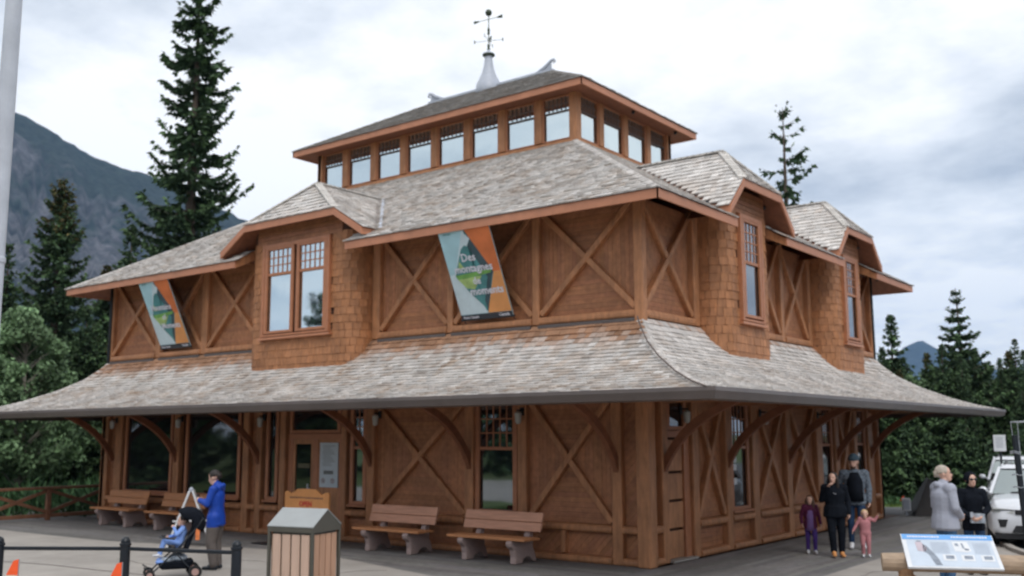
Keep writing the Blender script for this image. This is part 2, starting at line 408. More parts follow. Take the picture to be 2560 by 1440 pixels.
# deck of planks under the eaves, laid round the museum
pl = MB()
def plank_row(along, c0, c1, a0, a1):
    a = a0
    while a < a1:
        b = min(a1, a + rng.uniform(1.8, 4.2)); g = rng.uniform(0.80, 1.18); z = rng.uniform(-0.004, 0.0)
        col = (g, g * rng.uniform(.97, 1.02), g * rng.uniform(.95, 1.03))
        if along == 'x': pl.box(a, b - 0.006, c0, c1 - 0.008, -0.04, z, col=col)
        else: pl.box(c0, c1 - 0.008, a, b - 0.006, -0.04, z, col=col)
        a = b
y = -3.9
while y < 0.1: plank_row('x', y, y + 0.14, -24, 0.1); y += 0.14
x = 0.1
while x < 3.9: plank_row('y', x, x + 0.14, -3.9, 14.2); x += 0.14
x = -24
while x < -17: plank_row('y', x, x + 0.14, 0.1, 3.0); x += 0.14
tag(pl.build('deck_planks', M['plank']), kind='stuff')
sheet('deck', [(-24, -3.9), (3.9, -3.9), (3.9, 14.2), (-24, 14.2)], -0.036, M['wallcore'])
outline = [(-24, -3.02), (-16, -3.0), (-13.5, -3.0), (-11.5, -2.93), (-9.5, -2.5), (-7.5, -1.97), (-6.3, -1.93), (-5.2, -2.08), (-3.8, -2.45),
           (-2.3, -2.86), (-0.6, -3.1), (1.0, -2.9), (2.2, -1.6), (2.72, 0.83), (2.70, 3.3), (2.85, 8), (3.0, 14.2)]
kerb = [(3.95, 14.2), (3.90, 7.4), (4.35, 6.2), (5.3, 4.4), (8.0, 2.4), (14, 0.8), (40, 0.0)]
sheet('pavement', outline + kerb + [(40, -26), (-24, -26), (-24, -6)], 0.006, M['concrete'])
sheet('forecourt', [(-4.0, 14.2), (3.95, 14.2), (3.95, 40), (0.8, 40), (-0.6, 17.5), (-4.0, 15.2)], -0.03, M['asphalt'])
sheet('road', [(3.95, 60), (3.95, 14.2), (3.90, 7.4), (4.35, 6.2), (5.3, 4.4), (8.0, 2.4), (14, 0.8), (40, 0.0), (60, 0), (60, 60)], -0.012, M['asphalt'])
kb = MB()
for i in range(len(kerb) - 1):
    kb.beam((*kerb[i], -0.02), (*kerb[i + 1], -0.02), 0.14, 0.20, side=(0.7, 0.7, 0) if i < 1 else (1, 1, 0))
kb.v = [(v[0], v[1], v[2]) for v in kb.v]
tag(kb.build('kerb', M['concrete'], bevel=0.015), kind='structure')
# a curved joint line in the paving
jl = MB()
prev = None
for i in range(30):
    t = i / 29; px = (-11.0 + t * 6.6, float(np.interp(-11.0 + t * 6.6, (-11, -9.8, -8.7, -6.9, -5.9, -4.4), (-6.4, -6.02, -5.76, -5.6, -5.48, -5.25))), 0.0085)
    if prev: jl.beam(prev, px, 0.035, 0.004, side=(0, 1, 0))
    prev = px
tag(jl.build('paving_joint', M['gutter']), kind='structure')

cr_ = MB()
for (x0_, y0_, a_) in ((-6.5, -3.4, .3), (-3.2, -4.4, 2.1), (.5, -4.2, 1.1), (3.2, 1.0, 1.5), (-8.4, -4.6, .1), (3.3, 4.5, 1.9), (-1.4, -3.6, .6)):
    p_ = [x0_, y0_]
    for _ in range(9):
        q_ = [p_[0] + .22 * math.cos(a_), p_[1] + .22 * math.sin(a_)]; a_ += rng.normal(0, .35)
        cr_.beam((*p_, .0085), (*q_, .0085), .012, .003, side=(-math.sin(a_), math.cos(a_), 0)); p_ = q_
tag(cr_.build('paving_cracks', M['gutter']), kind='stuff')
# ------------------------------------------------------------------ mountains
def mountain(name, prof, r0, r1, az0, az1, na, nr, seed, base=-60, rough=0.09, face='left'):
    """prof: (azimuth deg left of +Y, elevation deg) seen from the camera's side of the valley; built as real terrain"""
    xs = [p[0] for p in prof]; ys = [p[1] for p in prof]
    vs = []; cols = []; fs = []
    for i in range(na):
        az = az0 + (az1 - az0) * i / (na - 1)
        el = np.interp(az, xs, ys)
        hr = r1 * math.tan(R(el))
        for j in range(nr + 6):
            t = j / (nr - 1)
            rr = r0 + (r1 - r0) * t
            if t <= 1: h = base + (hr - base) * (t ** 1.12)
            else: h = hr - (rr - r1) * 0.75
            X = -math.sin(R(az)) * rr + 8.7; Y = math.cos(R(az)) * rr - 15
            nv = mnoise.fractal(Vector((X / 420, Y / 420, seed)), 0.9, 2.1, 7)
            nr2 = abs(mnoise.noise(Vector((az * 1.3 + nv, rr / 2600, seed + 4))))
            amp = (r1 - r0) * rough * min(1, t * 3) * (1 if t < 0.93 else 0.28)
            h += nv * amp * (0.8 if t < .8 else .8 - 3.2 * min(.2, t - .8)) - nr2 * amp * 1.1 * min(1, max(0, (1 - t) * 4)) + rng.uniform(-1, 1) * (4 if t > .9 and name == 'mountain' else 0)
            vs.append((X, Y, h))
            rocky = 0.02
            if name == 'mountain':
                tt = min(t, 1); rocky = 0.44 * math.exp(-((tt - 0.60) / 0.26) ** 2) + 0.12 * nv + 0.10
            cols.append((rocky, rocky, rocky))
    m = nr + 6
    for i in range(na - 1):
        for j in range(m - 1):
            fs.append((i * m + j, (i + 1) * m + j, (i + 1) * m + j + 1, i * m + j + 1))
    b = MB(); b.v = vs; b.f = fs; b.mi = [0] * len(fs); b.c = cols; b.hasc = True
    return tag(b.build(name, M['mountain'], smooth=True), kind='structure')
mountain('mountain', [(38, 6), (45, 8.8), (53, 12.0), (55.5, 13.2), (57.4, 13.9), (60.8, 14.7), (63.8, 16.3), (65.5, 16.9), (70, 18.0), (78, 17)],
         1500, 3300, 36, 82, 170, 90, 3.1, rough=.05)
mountain('far_mountain', [(-4, 3.0), (4, 4.8), (9, 3.9), (10.0, 3.95), (11.2, 2.9), (12.4, 3.8), (13.4, 4.3), (14.3, 4.4), (15.2, 5.0), (16.1, 4.6), (17.0, 3.4), (19.5, 3.0), (24, 4), (30, 3)],
         7200, 8600, -5, 32, 150, 40, 9.7, rough=0.10)

# ------------------------------------------------------------------ museum
museum = empty('museum', (0, 0, 0), 0, 'large brown timber museum with grey shingle roofs and glazed lantern storey', 'building')
FL = lambda u, d, z: (u, -d, z)
FR = lambda u, d, z: (d, u, z)
def fbox(b, F, u0, u1, d0, d1, z0, z1, mi=0, col=None):
    bot = [F(u0, d0, z0), F(u1, d0, z0), F(u1, d1, z0), F(u0, d1, z0)]
    top = [F(u0, d0, z1), F(u1, d0, z1), F(u1, d1, z1), F(u0, d1, z1)]
    return b.hexa(bot, top, mi, col)

# solid cores behind the infill
core = MB()
core.box(-LX + 0.20, -0.20, 0.20, WY - 0.20, -0.05, 6.45)
cc = 3.95
core.box(-LX + cc + 0.16, -cc - 0.16, cc + 0.16, WY - cc - 0.16, 8.6, 10.25)
wall = core.build('wall', M['wallcore'], museum)

BOARDS = []       # (distance, F, poly(u,z), d0, d1)
def board_fill(F, poly, ang, d=-0.135, p=0.088):
    """cover a polygon of the wall with separate boards running at ang degrees"""
    ca, sa = math.cos(R(ang)), math.sin(R(ang))
    ts = [(-sa * x + ca * z) for x, z in poly]
    t = min(ts)
    while t < max(ts):
        q = clip_poly(poly, sa, -ca, -t); q = clip_poly(q, -sa, ca, t + p - 0.0035) if len(q) > 2 else q
        if len(q) > 2 and area(q) > 0.0012:
            cu = sum(a[0] for a in q) / len(q); cz = sum(a[1] for a in q) / len(q)
            BOARDS.append(((Vector(F(cu, d, cz)) - CAM).length, F, q, d - 0.02, d + 0.012 + rng.uniform(-.002, .002)))
        t += p
def post(F, u0, u1, z0, z1, d1=0.0, d0=-0.155):
    b = MB(); fbox(b, F, u0, u1, d0, d1, z0, z1); b.build('post', M['timber'], museum, bevel=0.022)
def rail(F, u0, u1, z0, z1, d1=0.02, d0=-0.15, name='rail'):
    b = MB()
    h = z1 - z0
    prof = [(d0, z0), (d1 - 0.02, z0), (d1, z0 + 0.25 * h), (d1, z0 + 0.6 * h), (d1 - 0.03, z0 + 0.88 * h), (d0, z1)]
    b.hexa([F(u0, d, z) for d, z in prof], [F(u1, d, z) for d, z in prof])
    b.build(name, M['timber'], museum, bevel=0.012)
def brace(F, a, c, w=0.115, d0=-0.14, d1=-0.015):
    u0, z0 = a; u1, z1 = c
    l = math.hypot(u1 - u0, z1 - z0); nx, nz = -(z1 - z0) / l * w / 2, (u1 - u0) / l * w / 2
    q = [(u0 - nx, z0 - nz), (u1 - nx, z1 - nz), (u1 + nx, z1 + nz), (u0 + nx, z0 + nz)]
    b = MB(); b.hexa([F(p[0], d0, p[1]) for p in q], [F(p[0], d1, p[1]) for p in q])
    b.build('brace', M['timber'], museum, bevel=0.02)
def xpanel(F, u0, u1, z0, z1, zt=None):
    """crossed braces on boards that run level above and below and upright at the sides"""
    cu, cz = (u0 + u1) / 2, (z0 + z1) / 2
    board_fill(F, [(u0, z0), (u1, z0), (cu, cz)], 0); board_fill(F, [(u0, z1), (cu, cz), (u1, z1)], 0)
    board_fill(F, [(u0, z0), (cu, cz), (u0, z1)], 90); board_fill(F, [(u1, z0), (u1, z1), (cu, cz)], 90)
    brace(F, (u0 + .02, z0 + .03), (u1 - .02, z1 - .03), d1=-0.01)
    brace(F, (u0 + .02, z1 - .03), (cu - 0.0, cz), d1=-0.022); brace(F, (cu, cz), (u1 - .02, z0 + .03), d1=-0.022)
def window(F, u0, u1, z0, z1, d=-0.10, sash=None, cols=0, rows=0, gl='glass_dark', fw=0.07, split=1, sill=True, fd=0.05, name='window', bar='frame'):
    """frame, a glass pane for every light, thin glazing bars"""
    wn = MB(); mid = []
    W_ = (u1 - u0) / split
    for k in range(split + 1):
        uu = u0 + k * W_; fbox(wn, F, uu - fw / 2 - (fw / 2 if k == 0 else 0), uu + fw / 2 + (fw / 2 if k == split else 0), d, d + fd, z0 - fw, z1 + fw)
    for k in range(split):
        a, c = u0 + k * W_ + fw / 2 + .001, u0 + (k + 1) * W_ - fw / 2 - .001
        if split == 1: a, c = u0 + fw / 2 + .001, u1 - fw / 2 - .001
        fbox(wn, F, a, c, d + .002, d + fd - .003, z1, z1 + fw); fbox(wn, F, a, c, d + .002, d + fd - .003, z0 - fw, z0)
    if sill: fbox(wn, F, u0 - fw - .03, u1 + fw + .03, d - .01, d + fd + .05, z0 - fw - .05, z0 - fw - .002)
    wo = wn.build('window', M['frame'], museum, bevel=0.006)
    if name != 'window': wo.name = name
    for k in range(split):
        a, c = u0 + k * W_ + fw / 2, u0 + (k + 1) * W_ - fw / 2
        b = MB(); zb = sash if sash else z1
        fbox(b, F, a, c, d - .03, d - .012, z0, zb)
        b.build('pane', M[gl], wo)
        if sash:
            b = MB(); fbox(b, F, a, c, d - .012, d + .006, sash, z1); b.build('pane', M[gl], wo)
            b = MB(); fbox(b, F, a, c, d - .02, d + .03, sash - (.03 if bar == 'frame' else .014), sash + (.03 if bar == 'frame' else .014)); b.build('meeting_rail', M[bar], wo)
            if cols:
                b = MB()
                for i in range(1, cols): u = a + (c - a) * i / cols; fbox(b, F, u - .011, u + .011, d + .004, d + .02, sash + .03, z1)
                for j in range(1, rows): z = sash + .03 + (z1 - sash - .03) * j / rows; fbox(b, F, a, c, d + .003, d + .018, z - .011, z + .011)
                b.build('glazing_bar', M[bar], wo)
    return wo

ZR0, ZR1 = 0.53, 0.67      # dado rail
ZT = 2.98                  # head of the lower walls
def dado(F, u0, u1, mids=(), ang=0):
    rail(F, u0, u1, ZR0, ZR1); rail(F, u0, u1, 0.0, 0.13, d1=0.03)
    for mm_ in mids: post(F, mm_ - .05, mm_ + .05, 0.132, ZR0 - .002, d1=-0.02)
    e = [u0] + list(mids) + [u1]
    for a, c in zip(e[:-1], e[1:]): board_fill(F, [(a, .13), (c, .13), (c, ZR0), (a, ZR0)], ang)
# lower storey, long side facing the camera's left
for a, c in ((-17.0, -16.68), (-16.33, -16.02), (-13.66, -13.42), (-10.88, -10.66), (-10.38, -10.2), (-9.55, -9.36), (-7.52, -7.36),
             (-6.74, -6.52), (-4.04, -3.82), (-2.75, -2.54), (-0.70, -0.49)):
    post(FL, a, c, 0, ZT)
for a, c, mids in ((-16.68, -16.33, ()), (-16.02, -13.66, (-14.8,)), (-13.42, -10.88, (-12.1,)), (-10.66, -10.38, ()), (-10.2, -9.55, ()),
                   (-7.36, -6.74, ()), (-6.52, -4.04, (-5.3,)), (-3.82, -2.75, ()), (-2.54, -0.70, (-1.75,))):
    dado(FL, a, c, mids, 45 if a == -2.54 else 0)
window(FL, -15.86, -13.84, 0.84, 2.80, gl='glass_dark')
window(FL, -13.16, -11.10, 0.84, 2.80, gl='glass_dark')
window(FL, -10.02, -9.72, 0.84, 2.80, gl='glass_dark')
window(FL, -7.22, -6.86, 0.84, 2.80, sash=1.96, cols=2, rows=4, gl='glass_mid')
window(FL, -3.74, -2.86, 0.82, 2.78, sash=1.96, cols=5, rows=3, gl='glass_mid')
xpanel(FL, -6.52, -4.04, ZR1, 2.90); xpanel(FL, -2.54, -0.70, ZR1, 2.90)
board_fill(FL, [(-16.68, ZR1), (-16.33, ZR1), (-16.33, ZT), (-16.68, ZT)], 0)
board_fill(FL, [(-10.66, ZR1), (-10.38, ZR1), (-10.38, ZT), (-10.66, ZT)], 0)
board_fill(FL, [(-0.49, .13), (-.12, .13), (-.12, ZR0), (-.49, ZR0)], 45); board_fill(FL, [(-0.49, ZR1), (-.12, ZR1), (-.12, ZT), (-.49, ZT)], 45)
rail(FL, -.49, -.12, ZR0, ZR1); rail(FL, -.49, -.12, 0, .13, d1=.03)
cp = MB(); cp.box(-.13, .13, -.0, .26, 0, ZT); cp.v = [(a, b_ - .13, c_) for a, b_, c_ in cp.v]; cp.build('post', M['timber'], museum, bevel=.03)
# entrance: door leaf with glass, notice board leaf, transom light
dr = MB()
fbox(dr, FL, -9.34, -7.54, -.14, -.09, 2.14, 2.26)
for a, c in ((-9.34, -9.18), (-8.50, -8.34), (-7.66, -7.54)): fbox(dr, FL, a, c, -.14, -.088, 0, 2.14)
door = dr.build('door', M['frame'], museum, bevel=.008)
b = MB(); fbox(b, FL, -9.178, -8.502, -.15, -.10, 0.02, 1.0); fbox(b, FL, -8.338, -7.662, -.15, -.10, 0.02, 2.138); fbox(b, FL, -9.178, -8.502, -.15, -.10, 2.03, 2.138)
fbox(b, FL, -9.178, -9.10, -.15, -.101, 1.0, 2.03); fbox(b, FL, -8.58, -8.502, -.15, -.101, 1.0, 2.03)
b.build('door_panel', M['timber'], door)
b = MB(); fbox(b, FL, -9.10, -8.58, -.16, -.125, 1.0, 2.03); b.build('pane', M['glass_dark'], door)
b = MB(); fbox(b, FL, -9.03, -8.64, -.12, -.118, 1.50, 1.60); b.build('door_sticker', mat('faded yellow print', (.12, .11, .06), .6, .5, 30), door)
b = MB(); b.tube([FL(-8.62, -.05, 1.0), FL(-8.62, -.05, 1.16)], .02, 8); b.ball(FL(-8.6, -.06, 1.03), .05, 8); b.build('handle', M['lead'], door)
b = MB(); fbox(b, FL, -8.26, -7.68, -.098, -.075, 1.10, 2.06); po = b.build('notice_board', M['posterpaper'], museum)
b = MB()
for i in range(11): fbox(b, FL, -8.18 + .02 * (i % 3), -7.76 - .05 * ((i * 7) % 4), -.074, -.0725, 1.985 - .042 * i, 1.995 - .042 * i)
fbox(b, FL, -8.13, -7.82, -.074, -.0725, 1.38, 1.46)
b.build('printed_lines', M['text_dark'], po)
b = MB()
for u in (-8.14, -7.84):
    pts = [FL(u + .05 * math.cos(t * PI / 5), -.0725, 1.24 + .05 * math.sin(t * PI / 5)) for t in range(11)]; b.tube(pts, .008, 5)
    b.tube([FL(u - .033, -.0725, 1.27), FL(u + .033, -.0725, 1.21)], .008, 5)
b.build('printed_symbols', mat('faded red print', (.30, .16, .15), .6, .1, bump=0), po)
window(FL, -9.20, -7.66, 2.34, 2.84, gl='glass_dark', sill=False, name='transom_window')
# lower storey, side facing right
for a, c in ((0.57, 0.79), (1.72, 1.95), (3.10, 3.34), (4.33, 4.62), (6.10, 6.38), (7.90, 8.20), (9.10, 9.36), (10.45, 10.68), (11.50, 11.86), (12.32, 12.55)):
    post(FR, a, c, 0, ZT)
for a, c, mids in ((1.95, 3.10, ()), (3.34, 4.33, ()), (4.62, 6.10, ()), (6.38, 7.90, (7.15,)), (8.20, 9.10, ()), (9.36, 10.45, ()), (10.68, 11.5, ()), (11.86, 12.32, ())):
    dado(FR, a, c, mids)
board_fill(FR, [(.12, .13), (.57, .13), (.57, ZR0), (.12, ZR0)], 45); board_fill(FR, [(.12, ZR1), (.57, ZR1), (.57, ZT), (.12, ZT)], 45)
rail(FR, .12, .57, ZR0, ZR1); rail(FR, .12, .57, 0, .13, d1=.03)
for a, c in ((1.95, 3.10), (4.62, 6.10), (6.38, 7.90), (9.36, 10.45)): xpanel(FR, a, c, ZR1, 2.90)
window(FR, 3.48, 4.20, 0.80, 2.78, sash=1.95, cols=4, rows=3, gl='glass_mid')
window(FR, 8.33, 8.98, 0.80, 2.78, sash=1.95, cols=4, rows=3, gl='glass_dark')
window(FR, 10.78, 11.38, 0.80, 2.78, sash=1.95, cols=4, rows=3, gl='glass_dark')
board_fill(FR, [(11.86, ZR1), (12.32, ZR1), (12.32, ZT), (11.86, ZT)], 90)
b = MB()
for k in range(3): fbox(b, FR, 3.56, 3.76, -.108, -.105, 1.5 + .16 * (k if k < 2 else -1.7), 1.62 + .16 * (k if k < 2 else -1.7))
b.build('paper_notice', M['white'], museum)
d2 = MB(); fbox(d2, FR, .79, 1.72, -.15, -.10, 2.16, 2.28); fbox(d2, FR, 1.50, 1.72, -.15, -.07, 0, 2.16)
fbox(d2, FR, .79, .86, -.15, -.08, 0, 2.16)
door2 = d2.build('side_door', M['frame'], museum, bevel=.008)
for z0_, z1_ in ((.04, .52), (.56, 1.02), (1.06, 1.52), (1.56, 2.12)):
    b = MB(); fbox(b, FR, .865, 1.495, -.14, -.105, z0_, z1_); b.build('door_panel', M['timber'], door2, bevel=.02)
b = MB(); fbox(b, FR, .80, 1.72, -.14, .06, -.0, .035); b.build('threshold', M['concrete'], door2)
window(FR, .93, 1.52, 2.36, 2.82, gl='glass_dark', sill=False, name='transom_window')

# upper storey
UZ0, UZ1 = 4.24, 6.50
ws = 0.02
FLu = lambda u, d, z: (u, ws - d, z)
FRu = lambda u, d, z: (-ws + d, u, z)
def upost(F, a, c): post(F, a, c, UZ0, UZ1)
for a, c in ((-17.0, -16.76), (-14.69, -14.47), (-12.73, -12.48), (-10.44, -10.28), (-6.66, -6.44), (-4.53, -4.37), (-2.40, -2.23)): upost(FLu, a, c)
for a, c in ((-16.76, -14.69), (-14.47, -12.73), (-12.48, -10.44), (-6.44, -4.53), (-4.37, -2.40), (-2.23, -.15)):
    rail(FLu, a, c, UZ0, 4.40, d1=.03); xpanel(FLu, a, c, 4.40, 6.42)
    b = MB(); fbox(b, FLu, a, c, -.05, .05, UZ0 - .07, UZ0 - .01); b.build('flashing', M['gutter'], museum)
cp = MB(); cp.box(-.16, .02, -.02, .16, UZ0 - .1, UZ1); cp.build('post', M['timber'], museum, bevel=.03)
for a, c in ((2.01, 2.24), (4.55, 4.74), (6.18, 6.36), (7.83, 8.02), (10.28, 10.46), (12.32, 12.55)): upost(FRu, a, c)
for a, c in ((.16, 2.01), (4.74, 6.18), (6.36, 7.83), (10.46, 12.32)):
    rail(FRu, a, c, UZ0, 4.40, d1=.03); xpanel(FRu, a, c, 4.40, 6.42)
# plain end and back walls
bw = MB()
bw.box(-LX - .0, -LX + .13, .0, WY, 0, 6.45); bw.box(-LX, 0, WY - .13, WY, 0, 6.45)
bw.build('back_wall', M['board'], museum)

# lantern storey: posts, sill and a ribbon of windows
SZ0, SZ1 = 9.03, 10.30
FLc = lambda u, d, z: (u, cc - d, z)
FRc = lambda u, d, z: (-cc + d, u, z)
nb = 8; u0 = -LX + cc; du = (LX - 2 * cc) / nb
for k in range(nb + 1):
    uc = u0 + k * du; hw = .11
    if k == 0: post(FLc, uc, uc + .2, SZ0 + .16, SZ1, d1=0)
    elif k < nb: post(FLc, uc - hw, uc + hw, SZ0 + .16, SZ1, d1=-.02)
rail(FLc, u0, -cc - .12, SZ0 - .1, SZ0 + .158, d1=.03, name='sill_rail')
for k in range(nb):
    a, c = u0 + k * du + (.2 if k == 0 else .11), u0 + (k + 1) * du - (.2 if k == nb - 1 else .11)
    window(FLc, a + .025, c - .025, SZ0 + .19, 10.25, d=-.10, sash=9.90, cols=6, rows=2, gl='glass_sky', fw=.035, sill=False, bar='darkbar')
cp = MB(); cp.box(-cc - .21, -cc + .01, cc - .01, cc + .21, SZ0 - .1, SZ1); cp.build('post', M['timber'], museum, bevel=.02)
nb = 4; v0 = cc; dv = (WY - 2 * cc) / nb
for k in range(1, nb + 1):
    uc = v0 + k * dv
    if k == nb: post(FRc, uc - .2, uc, SZ0 + .16, SZ1, d1=0)
    else: post(FRc, uc - .11, uc + .11, SZ0 + .16, SZ1, d1=-.02)
rail(FRc, cc + .12, WY - cc, SZ0 - .1, SZ0 + .158, d1=.03, name='sill_rail')
for k in range(nb):
    a, c = v0 + k * dv + (.22 if k == 0 else .11), v0 + (k + 1) * dv - (.2 if k == nb - 1 else .11)
    window(FRc, a + .025, c - .025, SZ0 + .19, 10.25, d=-.10, sash=9.90, cols=6, rows=2, gl='glass_sky', fw=.035, sill=False, bar='darkbar')
b = MB(); b.box(-LX + cc, -LX + cc + .12, cc, WY - cc, SZ0 - .1, SZ1); b.box(-LX + cc, -cc, WY - cc - .12, WY - cc, SZ0 - .1, SZ1)
b.build('lantern_wall', M['timber'], museum)

# boards: the 300 nearest singly, the rest joined
BOARDS.sort(key=lambda t: t[0])
bgcol = lambda: tuple(float(np.clip(v, .6, 1.4)) for v in (lambda g: (g, g * rng.uniform(.97, 1.02), g * rng.uniform(.94, 1.04)))(rng.normal(1.0, .06)))
rest = MB()
for i, (_, F, q, d0, d1) in enumerate(BOARDS):
    tgt = MB() if i < 300 else rest
    tgt.hexa([F(a, d0, z) for a, z in q], [F(a, d1, z) for a, z in q], col=bgcol())
    if i < 300: tgt.build('board', M['board'], wall)
rest.build('board_cladding', M['board'], wall, kind='stuff')

# ------------------------------------------------------------------ shingled roofs
def shingles(Of, prof, bounds, out, expo=0.145, wmin=.09, wmax=.20, th=.026, colf=None, skip=None, top=1.02):
    """Of(u,o)->(x,y) plan point for run u and inward offset o; prof list of (o,z) from eave up; bounds(o)->(u0,u1)"""
    P = np.array(prof, float); seg = np.hypot(np.diff(P[:, 0]), np.diff(P[:, 1])); s = np.concatenate([[0], np.cumsum(seg)])
    at = lambda t: (np.interp(t, s, P[:, 0]), np.interp(t, s, P[:, 1]))
    n = int(s[-1] / expo) + 1
    for i in range(n):
        t0 = i * s[-1] / n; t1 = min(s[-1], t0 + s[-1] / n * 1.22)
        o0, z0 = at(t0); o1, z1 = at(t1)
        if i == 0: o0 -= .03; z0 -= .01
        a0, b0 = bounds(o0); a1, b1 = bounds(o1)
        l = math.hypot(o1 - o0, z1 - z0); no, nz = -(z1 - z0) / l, (o1 - o0) / l
        u = a0 - rng.uniform(0, wmin)
        while u < b0:
            w = rng.uniform(wmin, wmax); ul, ur = max(u, a0), min(u + w - .006, b0); u += w
            if ur - ul < .02: continue
            tl, tr = min(max(ul, a1), b1), min(max(ur, a1), b1)
            om = (o0 + o1) / 2
            if skip and skip((ul + ur) / 2, om): continue
            jt = rng.uniform(-.008, .008); h = th * rng.uniform(.7, 1.5)
            ja, jb = o0 - jt * nz, z0 + jt * no
            vs = []
            for uu, oo, z_ in ((ul, ja, jb), (ur, ja, jb), (tr, o1, z1), (tl, o1, z1)):
                x, y = Of(uu, oo); vs.append((x, y, z_))
            for uu, oo, z_, hh in ((ul, ja, jb, h), (ur, ja, jb, h), (tr, o1, z1, .002), (tl, o1, z1, .002)):
                x, y = Of(uu, oo + no * hh); vs.append((x, y, z_ + nz * hh))
            c = colf((ul + ur) / 2, om, i / n)
            ctr = Vector(vs[4]); d = (ctr - CAM).length
            out.append((d, vs, c))
def emit(outl, name, mt, parent, nsep, sname='shingle'):
    outl.sort(key=lambda t: t[0])
    for d, vs, c in outl[:nsep]:
        b = MB(); b.add(vs, BOXF, col=c); b.build(sname, mt, parent)
    b = MB()
    for d, vs, c in outl[nsep:]: b.add(vs, BOXF, col=c)
    return b.build(name, mt, parent, kind='stuff')
def ncol(x, y, z, base, brown, k):
    return tuple(base[i] * (1 - k) + brown[i] * k for i in range(3))
def weathered(dark=1.0, rust=0.0, brown=.35, seed=0.0, light=0.0):
    def f(u, o, t):
        n = mnoise.noise(Vector((u * 1.1 + seed, o * 2.2, seed))) + .6 * mnoise.noise(Vector((u * 4 + seed, o * 7, seed + 5)))
        k = min(1, max(0, (n * .55 + rng.uniform(-.28, .62)) * brown * 2))
        g = rng.normal(1.0, .10) * dark
        base = (1.0 * g, .985 * g, .975 * g); br = (.66 * g, .52 * g, .41 * g)
        if rust > 0:
            kk = max(0, min(1, (t - (1 - rust)) / rust * 1.8 + n * .35 + rng.uniform(-.3, .3) )) if t > 1 - rust * 1.5 else 0
            rs = (.72 * g, .41 * g, .25 * g)
            base = tuple(base[i] * (1 - kk) + rs[i] * kk for i in range(3)); br = tuple(br[i] * (1 - kk) + rs[i] * .7 * kk for i in range(3))
        return ncol(u, o, 0, base, br, k)
    return f
sides = {  # plan mapping for the four sides of a rectangular hipped ring; offset o measured inward from the wall line
    'front': (lambda u, o: (u, o), lambda o: (-LX + o, -o)),
    'right': (lambda u, o: (-o, u), lambda o: (o, WY - o)),
    'back': (lambda u, o: (u, WY - o), lambda o: (-LX + o, -o)),
    'left': (lambda u, o: (-LX + o, u), lambda o: (o, WY - o))}
def ring_surface(b, prof, dz=0.0, skipfn=None):
    for (o0, z0), (o1, z1) in zip(prof[:-1], prof[1:]):
        for k, (Of, bd) in sides.items():
            a0, b0 = bd(o0); a1, b1 = bd(o1)
            p = [(*Of(a0, o0), z0 + dz), (*Of(b0, o0), z0 + dz), (*Of(b1, o1), z1 + dz), (*Of(a1, o1), z1 + dz)]
            b.add(p, [(0, 1, 2, 3)])

# lower bell-cast roof
EL = -2.476
PL = [(EL, 2.845), (-2.02, 2.955), (-1.49, 3.14), (-.89, 3.42), (-.40, 3.73), (-.10, 4.03), (.03, 4.22)]
b = MB(); ring_surface(b, PL, -.02); ring_surface(b, [(EL, 2.80), (.1, 2.98)], 0)
lower_roof = b.build('lower_roof', M['roofbase'], museum)
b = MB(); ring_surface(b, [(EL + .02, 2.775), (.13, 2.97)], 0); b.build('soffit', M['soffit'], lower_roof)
sh = []
shingles(sides['front'][0], PL, sides['front'][1], sh, colf=weathered(.95, .24, .46, 1.3))
shingles(sides['right'][0], PL, sides['right'][1], sh, colf=weathered(1.02, .06, .24, 7.3))
emit(sh, 'shingle_courses', M['shingle'], lower_roof, 300)
sh = []
shingles(sides['left'][0], PL, sides['left'][1], sh, expo=.26, wmin=.3, wmax=.6, colf=weathered(.98, .3, .4, 3.1))
shingles(sides['back'][0], PL, sides['back'][1], sh, expo=.26, wmin=.3, wmax=.6, colf=weathered(.98, .3, .4, 4.1))
emit(sh, 'shingle_courses', M['shingle'], lower_roof, 0)
def hip_caps(prof, parent, corners, step=.13, dark=1.0, w=.13):
    b = MB(); P = np.array(prof, float)
    for sx_, sy_ in corners:
        pts = []
        for o, z in prof:
            x = -o if sx_ > 0 else -LX + o; y = o if sy_ < 0 else WY - o
            pts.append(Vector((x, y, z)))
        for p0, p1 in zip(pts[:-1], pts[1:]):
            n = max(1, int((p1 - p0).length / step))
            for i in range(n):
                a = p0.lerp(p1, i / n); c = p0.lerp(p1, (i + 1.25) / n)
                for axis in (0, 1):
                    g = rng.normal(1, .1) * dark
                    d = Vector((-sx_ * w, 0, 0)) if axis == 0 else Vector((0, -sy_ * w, 0))
                    dn = Vector((0, 0, -.01))
                    lift = Vector((0, 0, .038)); l2 = Vector((0, 0, .024))
                    b.add([a + lift - Vector((0, 0, .014)), a + d + dn + lift - Vector((0, 0, .014)), c + d + dn + l2 - Vector((0, 0, .01)), c + l2 - Vector((0, 0, .01)),
                           a + lift, a + d + dn + lift, c + d + dn + l2, c + l2], BOXF, col=(g, g * .97, g * .95))
    return b.build('hip_cap', M['shingle'], parent, kind='stuff')
hip_caps(PL, lower_roof, ((1, -1), (-1, -1), (1, 1)))
b = MB(); b.tube([(-o + .0, o - .155, z + .012) for o, z in PL], .014, 6); b.build('hip_shadow_line', M['gutter'], lower_roof)  # thin dark tube modelled as the shadow line beside the hip caps
